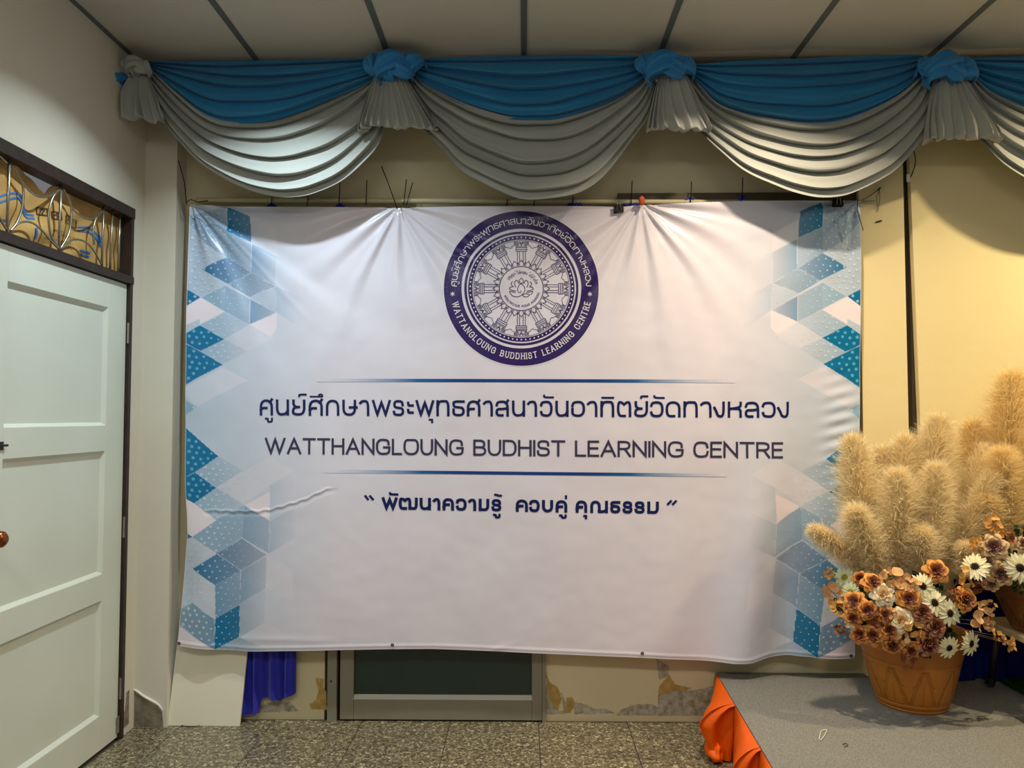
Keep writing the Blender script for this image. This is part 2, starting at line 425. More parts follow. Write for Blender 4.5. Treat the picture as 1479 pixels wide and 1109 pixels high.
# generic ribbon strokes -----------------------------------------------------
def ribbon(pts, wd, cap=True, seg=5):
    """mitred flat ribbon in 2D: returns verts, faces"""
    P = [pts[0]]
    for a, b in zip(pts[:-1], pts[1:]):
        d = math.hypot(b[0]-a[0], b[1]-a[1])
        if d < 1e-6: continue
        k = max(1, int(math.ceil(d/seg)))
        for q in range(1, k+1): P.append((a[0]+(b[0]-a[0])*q/k, a[1]+(b[1]-a[1])*q/k))
    if len(P) < 2: return [], []
    if cap is True:
        def ext(a, b):
            d = math.hypot(a[0]-b[0], a[1]-b[1]); return (a[0]+(a[0]-b[0])/d*wd/2, a[1]+(a[1]-b[1])/d*wd/2)
        P[0] = ext(P[0], P[1]); P[-1] = ext(P[-1], P[-2])
    vs = []
    for i, p in enumerate(P):
        if i == 0: t1 = t2 = (P[1][0]-p[0], P[1][1]-p[1])
        elif i == len(P)-1: t1 = t2 = (p[0]-P[i-1][0], p[1]-P[i-1][1])
        else: t1 = (p[0]-P[i-1][0], p[1]-P[i-1][1]); t2 = (P[i+1][0]-p[0], P[i+1][1]-p[1])
        l1 = math.hypot(*t1); l2 = math.hypot(*t2)
        n1 = (-t1[1]/l1, t1[0]/l1); n2 = (-t2[1]/l2, t2[0]/l2)
        nx, ny = n1[0]+n2[0], n1[1]+n2[1]; ln = math.hypot(nx, ny)
        if ln < 1e-4: nx, ny = n1; ln = 1
        nx /= ln; ny /= ln; k = 1/max(.42, nx*n1[0]+ny*n1[1])
        vs += [(p[0]+nx*wd/2*k, p[1]+ny*wd/2*k), (p[0]-nx*wd/2*k, p[1]-ny*wd/2*k)]
    return vs, [(2*i, 2*i+1, 2*i+3, 2*i+2) for i in range(len(P)-1)]

def cbink(strokes, m, name, wd):
    mb = MB()
    for k, s in enumerate(strokes):
        vs, fs = ribbon(s, wd, seg=3)
        out = []
        for x, y in vs:
            px, py = x/5.545, 200+y/5.545; p = cb(px, py); p.x += cbd(px, py)+.0025+.0003*k; out.append(p)
        mb.add(out, fs)
    return mb.build(name, m, cbx, kind='stuff' if name in ('blue_print', 'printed_text', 'handling_symbols') else None)
cbink([catmull([(-60, 500), (0, 470), (60, 443), (110, 438), (150, 455), (200, 520), (250, 600), (305, 615)]),
       catmull([(-60, 540), (0, 512), (60, 485), (110, 475), (150, 490), (195, 550), (245, 630), (300, 640)])], M['cardblue'], 'blue_stripes', 16)
cbink([[(670, 710), (735, 712), (790, 790), (810, 850)], [(670, 740), (725, 745), (775, 810), (800, 860)], [(0, 650), (60, 655)], [(660, 895), (735, 915)], [(665, 925), (730, 945)], [(290, 720), (295, 800)]], M['cardblue'], 'blue_print', 14)
ic = []
for cx, cy in ((365, 585), (446, 618), (538, 650), (620, 682)):
    s = 29; ic.append([(cx-s, cy-s-6), (cx+s, cy-s+6), (cx+s, cy+s+6), (cx-s, cy+s-6), (cx-s, cy-s-6)])
ic += [[(350, 565), (380, 572), (366, 592), (366, 608)], [(352, 610), (380, 614)], catmull([(428, 618), (446, 600), (466, 624)]), [(446, 604), (447, 640)],
       [(520, 640), (556, 648), (556, 668), (520, 660), (520, 640)], [(538, 622), (538, 645)], [(608, 700), (608, 662), (601, 672)], [(634, 706), (634, 668), (627, 678)]]
cbink(ic, M['cardink'], 'handling_symbols', 6)
tx = []
for row, (x0, x1, yy) in enumerate(((415, 500, 740), (460, 610, 775), (360, 560, 805), (470, 580, 835), (470, 570, 860), (95, 260, 830))):
    x = x0
    while x < x1:
        l = random.uniform(8, 22); h = random.uniform(6, 12); yb = yy+(x-x0)*.18
        tx.append([(x, yb), (x, yb-h), (x+l*.6, yb-h+2), (x+l*.6, yb+2)]); x += l+5
cbink(tx, M['cardink'], 'printed_text', 3.4)
cbink([[(315, 875), (315, 900)], [(315, 875), (345, 882), (345, 905)], [(360, 885), (360, 912), (385, 918), (385, 893)], [(395, 895), (415, 900), (412, 922), (395, 918), (395, 895)], [(430, 900), (450, 905)], [(430, 900), (430, 925)]], M['cardink'], 'printed_words', 8)

# ------------------------------------------------------------------ aluminium door behind the banner
d2 = struct('door_2', ((DO0+DO1)/2, YB, 0))
mb = MB()
xj0, xj1 = PY(472.5, 1000, 3.545).x, PY(486, 1000, 3.545).x
mb.box(xj0, xj1, 3.545, YB+.06, 0, 2.1, .001); mb.box(DO1-.005, DO1+.01, 3.55, YB+.06, 0, 2.1); mb.box(xj0, DO1, 3.55, YB+.06, 2.05, 2.1)
mb.build('door_jamb', M['alu'], d2)
a0 = PY(491, 1000, 3.555).x; a1 = PY(783, 1000, 3.555).x; s0 = PY(511, 1000, 3.555).x; s1 = PY(768, 1000, 3.555).x
zr = PY(600, 1006, 3.555).z; z00 = .008
mb = MB(); mb.box(a0, s0-.001, 3.555, 3.60, z00, 2.04, .001); mb.box(s1+.001, a1, 3.555, 3.60, z00, 2.04, .001)
mb.box(s0, s1, 3.5554, 3.60, z00, zr-.012, .001); mb.box(s0, s1, 3.5554, 3.60, 1.95, 2.04, .001); mb.build('door_leaf', M['alu'], d2)
mb = MB(); mb.add([(s0-.012, 3.554, zr-.013), (s1+.006, 3.554, zr-.013), (s1, 3.572, zr+.004), (s0, 3.572, zr+.004)], [(0, 1, 2, 3)])
mb.build('highlight_strip', M['alu_highlight'], d2)  # pale strip paints the highlight along the top of the bottom rail
mb = MB(); mb.box(s0-.004, s1+.004, 3.573, 3.579, zr-.01, 1.96); mb.build('glass_pane', M['glass'], d2)
mb = MB(); mb.box(xj1, a0, 3.575, 3.6, 0, 2.05); mb.build('black_gap_fill', M['black'], d2)  # black strip painted in as the shade of the gap beside the jamb
mb = MB(); mb.box(DO0, DO1, 3.66, 3.68, 0, 2.1); mb.build('dark_backing', M['black'], d2)  # unseen black sheet added to keep world light out of the doorway
mb = MB(); p = PY(478, 984, 3.543); mb.tube([(p.x, 3.5425, p.z), (p.x, 3.546, p.z)], .004, 8); mb.build('screw', M['black'], d2)

# ------------------------------------------------------------------ banner
YBAN = 3.47
Lc = ([288, 400, 560, 640, 700, 745, 770, 800, 850, 932], [272, 270, 268, 268, 269, 271.5, 271.5, 268, 263, 256])
Rc = ([288, 450, 560, 640, 800, 950], [1246, 1244, 1243, 1241, 1239, 1235])
Tc = ([256, 272, 320, 420, 575, 700, 897, 927, 1060, 1150, 1200, 1246], [294, 294, 297, 298, 299, 298, 297, 295, 291, 289, 288.5, 289])
Bc = ([256, 300, 358, 460, 540, 620, 700, 766, 860, 947, 1029, 1060, 1085, 1110, 1142, 1170, 1196, 1215, 1246],
      [933, 937, 940.6, 939, 937.5, 937, 940, 943, 947, 950.5, 955, 956.5, 956, 951.5, 948, 948.5, 951, 951.5, 951])
def stmap(s, t):
    px = 270+974*s; py = 295+650*t
    for _ in range(3):
        py = np.interp(px, *Tc)*(1-t)+np.interp(px, *Bc)*t
        px = np.interp(py, *Lc)*(1-s)+np.interp(py, *Rc)*s
    return float(px), float(py)
def inv(px, py):
    return ((px-np.interp(py, *Lc))/(np.interp(py, *Rc)-np.interp(py, *Lc)), (py-np.interp(px, *Tc))/(np.interp(px, *Bc)-np.interp(px, *Tc)))
GR = [(274, 296, 13, .011, 150, .3), (575, 301, 13, .011, 110, 0), (927, 297, 14, .012, 110, .5), (1240, 295, 9, .008, 110, .8)]
def sstep(a, b, x):
    t = min(1, max(0, (x-a)/(b-a))); return t*t*(3-2*t)
CR = [(298, 736.5), (335, 738), (375, 738), (393, 735), (420, 727), (440, 721), (462, 710), (482, 703)]
CRx = [p[0] for p in CR]; CRy = [p[1] for p in CR]
RID = [((279, 306), (304, 398), .0040), ((286, 305), (318, 392), .0036), ((574, 306), (550, 342), .0040), ((578, 306), (600, 385), .0030), ((924, 301), (848, 352), .0046), ((926, 302), (917, 372), .0036), ((931, 301), (952, 360), .0030),
       ((362, 304), (452, 318), .0028), ((332, 340), (452, 470), .0036), ((1226, 302), (1222, 382), .0030), ((900, 306), (868, 336), .0034), ((705, 940), (760, 925), .002)]
def disp(px, py):
    d = 0.0
    for (ax_, ay_), (bx_, by_), am in RID:
        if not (min(ax_, bx_)-14 < px < max(ax_, bx_)+14 and min(ay_, by_)-14 < py < max(ay_, by_)+14): continue
        ex_, ey_ = bx_-ax_, by_-ay_; t = ((px-ax_)*ex_+(py-ay_)*ey_)/(ex_*ex_+ey_*ey_)
        if -.05 < t < 1.05:
            tc = min(1, max(0, t)); q = math.hypot(px-ax_-tc*ex_, py-ay_-tc*ey_); d += am*math.exp(-(q/(2.6+3*tc))**2)*(1-tc)**.7*min(1, t*6+.3 if t > -.05 else 0)
    for gx, gy, n, amp, dec, ph in GR:
        dx, dy = px-gx, py-gy; r = math.hypot(dx, dy)+1e-6
        th = math.atan2(dx, dy+6)
        wob = noise.noise(Vector((th*2.1, r*.006, gx)))*1.6
        e = math.exp(-r/dec)*r/(r+10)
        d += amp*e*(math.cos(n*th+ph*6+wob)+.4*math.cos(2.1*n*th+wob*2))
        d -= .016*math.exp(-(r/75)**2)
    d += .010*noise.noise(Vector((px*.0045, py*.004, 1.7)))
    d += .0035*noise.noise(Vector((px*.016, py*.012, 5.1)))+.0008*noise.noise(Vector((px*.05, py*.05, 9)))
    # lower right billows and right edge wrinkles
    m = sstep(520, 900, py)*math.exp(-((px-1110)/95)**2)
    d += m*.030*math.sin((px-1040-(py-900)*-.12)*.049)
    m = math.exp(-((px-1215)/22)**2)*math.exp(-((py-625)/75)**2)
    d += m*.0035*math.sin(py*.33+px*.08)
    d += .012*sstep(640, 940, py)*math.exp(-((px-300)/60)**2)*math.sin((px-262)*.06)
    d += .010*math.exp(-((px-272)/16)**2)*math.sin((py-640)*.022)*sstep(570, 650, py)*(1-sstep(840, 900, py))
    m = sstep(1150, 1175, px)*(1-sstep(1195, 1215, px)); d -= .006*m*sstep(560, 760, py)
    # sharp crease on the left and small nicks
    if 294 < px < 486 and 695 < py < 745:
        q = (py-np.interp(px, CRx, CRy)+.8*math.sin(px*.35)); d += .0030*math.exp(-(q/1.7)**2)*sstep(296, 306, px)*(1-sstep(470, 484, px))-.0015*math.exp(-((q-5)/3.0)**2)
    d += .002*math.exp(-((py-915-.02*px)/5)**2)*sstep(300, 360, px)*(1-sstep(420, 520, px))
    d += .0022*math.exp(-((py-np.interp(px, *Bc)+5)/2.2)**2)
    return d
def BW(px, py, off=0):
    p = PY(px, py, YBAN)
    if off > 0:   # print rides a little higher where the sheet is tightly creased
        off += .0006*(math.exp(-(((px-300)/75)**2+((py-340)/75)**2))+math.exp(-(((px-1222)/60)**2+((py-335)/75)**2))+math.exp(-(((px-420)/90)**2+((py-380)/90)**2))*.7)
    p.y -= disp(px, py)+off; return p
ban = thing('vinyl_banner', 'large white vinyl banner with purple wheel emblem and blue diamond borders', 'banner', (0, YBAN, .33))

# border diamonds
BASE = rgb(226, 220, 230)
BL = rgb(0, 112, 160); BM = rgb(66, 172, 206)
K = 4.62
def r1(*p): return [(250+x/K, 280+y/K) for x, y in p]
def r2(*p): return [(250+x/K, 500+y/K) for x, y in p]
def r3(*p): return [(250+x/K, 710+y/K) for x, y in p]
# polygon, alpha at its left, alpha at its right, base hue (0 deep,1 mid), dot strength, stripes
WHITE = rgb(236, 224, 232)
POL = [
 ([(262, 285), (380, 285), (480, 285), (480, 955), (380, 955), (240, 955)], .34, .0, 1.0, 0, 0),
 (r1((60, 770), (180, 690), (345, 785), (175, 870), (60, 890)), -1, -1, 0, 0, 0),
 (r1((510, 872), (690, 792), (690, 900), (640, 960)), -1, -1, 0, 0, 0),
 (r3((60, 20), (145, 78), (285, 192), (130, 300), (60, 250)), -1, -1, 0, 0, 0),
 (r3((475, 90), (645, 0), (640, 190)), -1, -1, 0, 0, 0),
 (r3((0, 880), (130, 955), (280, 1052), (280, 1090), (0, 1090)), -1, -1, 0, 0, 0),
 (r1((360, 85), (515, 150), (515, 320), (355, 245)), .95, .75, 0, 1, 0),
 (r1((355, 245), (520, 325), (520, 520), (350, 420)), .62, .42, .3, 1, 0),
 (r1((520, 152), (690, 235), (690, 420), (520, 322)), .22, .05, 1, .5, 0),
 (r1((524, 330), (690, 415), (682, 612), (522, 522)), .62, .25, .4, 0, 0),
 (r1((185, 500), (350, 420), (515, 520), (365, 598)), .98, .55, 0, 1, 0),
 (r1((365, 598), (517, 521), (682, 615), (510, 690)), .6, .3, .6, 1, 1),
 (r1((60, 150), (352, 80), (352, 240), (352, 420), (210, 330)), .55, .45, .6, .8, 1),
 (r1((60, 170), (210, 330), (350, 422), (183, 500), (352, 592), (182, 684), (60, 620)), .42, .30, .8, .8, 0),
 (r1((60, 620), (180, 688), (60, 770)), .98, .98, 0, 1, 0),
 (r1((186, 688), (345, 612), (345, 782)), .60, .5, .7, 1, 0),
 (r1((345, 612), (508, 700), (510, 872), (348, 785)), .55, .45, .5, 1, 0),
 (r1((512, 702), (680, 790), (512, 870)), .66, .35, .2, .5, 0),
 (r1((513, 692), (682, 618), (845, 700), (682, 788)), .38, .12, .8, .4, 0),
 (r1((690, 614), (860, 700), (860, 900), (690, 790)), .34, .06, .8, 0, 0),
 (r1((690, 410), (860, 500), (860, 690), (690, 610)), .2, .03, .8, 0, 0),
 (r1((180, 875), (345, 790), (507, 872), (342, 970)), .52, .3, .8, 1, 0),
 (r1((60, 890), (175, 835), (180, 874), (60, 950)), .35, .3, 1, .5, 0),
 (r1((60, 950), (178, 876), (340, 970), (182, 1048), (60, 985)), 1, .95, 0, 1.4, 0),
 (r1((184, 1050), (342, 972), (500, 1050), (332, 1135)), .55, .22, .7, 1.1, 0),
 (r1((60, 988), (182, 1052), (330, 1138), (165, 1225), (60, 1290)), 1, .95, 0, 1.4, 0),
 (r1((342, 970), (507, 872), (670, 960), (500, 1050)), .2, .05, 1, .4, 0),
 (r2((60, 345), (155, 405), (60, 478)), .6, .6, .6, 1, 0),
 (r2((60, 290), (170, 225), (330, 140), (500, 230), (330, 310), (150, 402)), .22, .04, 1, 0, 0),
 (r2((60, 525), (300, 735), (150, 838), (60, 890)), 1, .9, 0, 1.4, 0),
 (r2((152, 838), (300, 737), (465, 830), (285, 942)), .55, .3, .7, 1.1, 0),
 (r2((60, 890), (150, 842), (285, 945), (145, 1045), (60, 1000)), 1, .9, 0, 1.4, 0),
 (r2((147, 1045), (287, 945), (465, 1058), (290, 1160)), .55, .3, .7, 1.1, 0),
 (r2((290, 940), (465, 832), (640, 930), (465, 1055)), .16, .06, 1, .3, 0),
 (r2((645, 930), (820, 830), (820, 1060), (645, 1160)), .26, .05, .8, 0, 0),
 (r2((470, 830), (640, 740), (810, 830), (640, 925)), .12, .03, 1, 0, 0),
 (r3((285, 192), (465, 92), (465, 300), (290, 408), (130, 300)), .6, .5, .5, 1.1, 0),
 (r3((60, 330), (60, 250), (130, 300)), .9, .9, 0, .6, 0),
 (r3((470, 92), (640, 193), (636, 410), (462, 308)), .6, .42, .3, .8, 0),
 (r3((645, 195), (815, 100), (815, 310), (640, 410)), .4, .1, .5, 0, 0),
 (r3((290, 410), (457, 312), (625, 420), (452, 528)), .72, .34, .2, .9, 1),
 (r3((130, 515), (290, 415), (447, 530), (280, 622)), 1, .65, 0, 1, 0),
 (r3((282, 622), (447, 532), (445, 750), (285, 842)), .72, .55, .3, 1, 0),
 (r3((452, 530), (622, 430), (620, 642), (447, 745)), .62, .3, .3, .6, 0),
 (r3((285, 845), (442, 755), (440, 970), (280, 1052)), 1, .85, 0, 1, 0),
 (r3((445, 750), (617, 650), (612, 870), (442, 970)), .46, .2, .5, .7, 0),
 (r3((20, 800), (130, 740), (280, 850), (280, 1052), (130, 950), (20, 870)), .55, .62, .5, 1.1, 1),
 (r3((60, 350), (130, 302), (290, 412), (130, 513), (130, 738), (20, 790)), .30, .2, 1, .5, 0),
 (r3((130, 517), (280, 624), (280, 848), (130, 738)), .2, .24, 1, .8, 0),
 (r3((282, 1070), (282, 1052), (440, 970), (620, 1040), (620, 1080)), .6, .2, .5, .9, 0),
 (r3((455, 970), (612, 872), (780, 960), (700, 1030), (600, 1030)), .16, .04, 1, .3, 0),
 (r3((625, 430), (800, 520), (800, 730), (622, 640)), .12, .02, 1, .2, 0),
]
def clip01(poly):
    for ax, lo, sgn in ((0, .0008, 1), (0, .9992, -1), (1, .001, 1), (1, .999, -1)):
        out = []
        for i in range(len(poly)):
            a, b = poly[i], poly[(i+1) % len(poly)]
            fa = (a[ax]-lo)*sgn; fb = (b[ax]-lo)*sgn
            if fa >= 0: out.append(a)
            if fa*fb < 0: t = fa/(fa-fb); out.append((a[0]+(b[0]-a[0])*t, a[1]+(b[1]-a[1])*t))
        poly = out
        if len(poly) < 3: return []
    return poly
def inside(p, poly):
    c = False; n = len(poly)
    for i in range(n):
        a, b = poly[i], poly[i-1]
        if (a[1] > p[1]) != (b[1] > p[1]) and p[0] < (b[0]-a[0])*(p[1]-a[1])/(b[1]-a[1])+a[0]: c = not c
    return c
def edist(p, poly):
    m = 1e9
    for i in range(len(poly)):
        a, b = poly[i-1], poly[i]; dx, dy = b[0]-a[0], b[1]-a[1]; t = max(0, min(1, ((p[0]-a[0])*dx+(p[1]-a[1])*dy)/(dx*dx+dy*dy+1e-9)))
        m = min(m, math.hypot(p[0]-a[0]-t*dx, p[1]-a[1]-t*dy))
    return m
def sidecol(x, xl, xr, al, ar, hue):
    if al < 0: return WHITE
    t = min(1, max(0, (x-xl)/max(1, xr-xl))); al = min(1, al*1.12); ar = min(1, ar*1.15); return mixc(BASE, mixc(BL, BM, hue*.8), al+(ar-al)*t)
def sheet():
    """the printed sheet: one fine grid whose corner colours carry the printed diamonds"""
    band = np.linspace(0, 212/974, 194); cols = np.concatenate([band, np.linspace(212/974, 1-212/974, 240)[1:-1], 1-band[::-1]])
    rows_ = np.linspace(0, 1, 592); S, T2 = np.meshgrid(cols, rows_); S = S.ravel(); T2 = T2.ravel()
    px = 270+974*S; py = 295+650*T2
    for _ in range(3):
        py = np.interp(px, *Tc)*(1-T2)+np.interp(px, *Bc)*T2
        px = np.interp(py, *Lc)*(1-S)+np.interp(py, *Rc)*S
    col = np.tile(np.array(BASE), (len(S), 1))
    Sm = np.minimum(S, 1-S); cx = Sm*974; cy = T2*650
    pyl = np.interp(270+974*Sm, *Tc)*(1-T2)+np.interp(270+974*Sm, *Bc)*T2
    lx = np.interp(pyl, *Lc)*(1-Sm)+np.interp(pyl, *Rc)*Sm
    for poly, al, ar, hue, dt, st in POL:
        sts = clip01([inv(x, y) for x, y in poly])
        if len(sts) < 3: continue
        P = [(s_*974, t_*650) for s_, t_ in sts]; xs = [p[0] for p in poly]; xl, xr = max(268, min(xs)), max(xs)
        x0, x1 = min(p[0] for p in P), max(p[0] for p in P); y0, y1 = min(p[1] for p in P), max(p[1] for p in P)
        idx = np.nonzero((cx >= x0-.6) & (cx <= x1+.1) & (cy >= y0-.6) & (cy <= y1+.6))[0]
        X, Y = cx[idx], cy[idx]
        if x0 < 2: X = np.maximum(X, 1.0)
        if y0 < 2: Y = np.maximum(Y, .9)
        if y1 > 648: Y = np.minimum(Y, 649)
        ins = np.zeros(len(idx), bool)
        for i in range(len(P)):
            a, b = P[i], P[i-1]
            if a[1] == b[1]: continue
            c = (a[1] > Y) != (b[1] > Y); ins ^= c & (X < (b[0]-a[0])*(Y-a[1])/(b[1]-a[1])+a[0])
        idx = idx[ins]
        if al < 0: col[idx] = WHITE; continue
        t = np.clip((lx[idx]-xl)/max(1, xr-xl), 0, 1)[:, None]; hc = np.array(mixc(BL, BM, hue*.8)); A_ = min(1, al*1.12)*(1-t)+min(1, ar*1.15)*t
        col[idx] = np.array(BASE)*(1-A_)+hc*A_
    nc = len(cols); nr = len(rows_); m = len(S)
    V = np.array([tuple(BW(float(a), float(b))) for a, b in zip(px, py)])-np.array(LOC[ban.name])
    i = np.arange(nc-1); j = np.arange(nr-1); q = (j[:, None]*nc+i[None]).ravel(); F_ = np.stack([q, q+nc, q+nc+1, q+1], 1)
    me = bpy.data.meshes.new('banner_sheet'); me.vertices.add(m); me.vertices.foreach_set('co', V.ravel())
    me.loops.add(F_.size); me.loops.foreach_set('vertex_index', F_.ravel().astype(np.int32))
    me.polygons.add(len(F_)); me.polygons.foreach_set('loop_start', (np.arange(len(F_))*4).astype(np.int32)); me.polygons.foreach_set('loop_total', np.full(len(F_), 4, np.int32))
    me.update(calc_edges=True); me.validate(); me.polygons.foreach_set('use_smooth', [True]*len(F_))
    a = me.color_attributes.new('Col', 'FLOAT_COLOR', 'POINT'); a.data.foreach_set('color', col.astype(np.float32).ravel())
    me.materials.append(M['print']); o = bpy.data.objects.new('banner_sheet', me); C.objects.link(o); o.parent = ban; return o
sheet()
for side, nm in ((0, 'left'), (1, 'right')):
    fills = MB(); dots = MB(); lines = MB()
    for pi_, (poly, al, ar, hue, dt, st) in enumerate(POL):
        sts = clip01([inv(x, y) for x, y in poly])
        if len(sts) < 3: continue
        xs = [p[0] for p in poly]; xl, xr = max(268, min(xs)), max(xs)
        x0, x1 = min(s for s, t in sts)*974, max(s for s, t in sts)*974; yy0, yy1 = min(t for s, t in sts)*650, max(t for s, t in sts)*650
        sp = [(s*974, t*650) for s, t in sts]
        def put(mbx, pts2, col, off):
            out = []
            for x, y in pts2:
                s, t = x/974, y/650
                if side: s = 1-s
                out.append(BW(*stmap(s, t), off))
            return out
        if dt:
            row = 0; y = yy0
            while y < yy1+6:
                x = x0-6+(row % 2)*5.2
                while x < x1+6:
                    rad = max(.55, 2.7-1.9*min(1, x/95))*(1.0 if dt > 1 else .85)
                    q = (x+1.2*math.sin(row*1.7), y+.4*x*.3 % 3)
                    if inside(q, sp) and edist(q, sp) > rad*.8:
                        lx = 270+q[0]; bc = sidecol(lx, xl, xr, al, ar, hue)
                        a = (.55 if dt > 1 else .5)*min(1, dt)*(1-.5*sstep(60, 170, q[0]))
                        out = put(dots, [(q[0]+rad*math.cos(g*PI/4), q[1]+rad*math.sin(g*PI/4)) for g in range(8)], None, .0009)
                        dots.add(out, [tuple(range(8))], mixc(bc, rgb(215, 235, 240) if al < .9 or dt <= 1 else rgb(120, 205, 225), a))
                    x += 10.4
                y += 8.2; row += 1
        if st:
            for g in np.arange(yy0-60, yy1+60, 3.0):
                seg = []; 
                for x in np.arange(x0, x1, 3.0):
                    q = (x, g+(x-x0)*.5)
                    if inside(q, sp): seg.append(q)
                if len(seg) > 2:
                    vs2, fs2 = ribbon(seg, .6, cap=False, seg=6); n0 = len(lines.v)
                    lines.v += [tuple(v) for v in put(lines, vs2, None, .0008)]; lines.f += [tuple(i+n0 for i in f) for f in fs2]
                    lines.c += [mixc(sidecol(270+x, xl, xr, al, ar, hue), rgb(20, 90, 140), .35) for x, y in vs2]
    dots.build('polka_dots', M['print'], ban, kind='stuff'); lines.build('fine_stripes', M['print'], ban, kind='stuff')

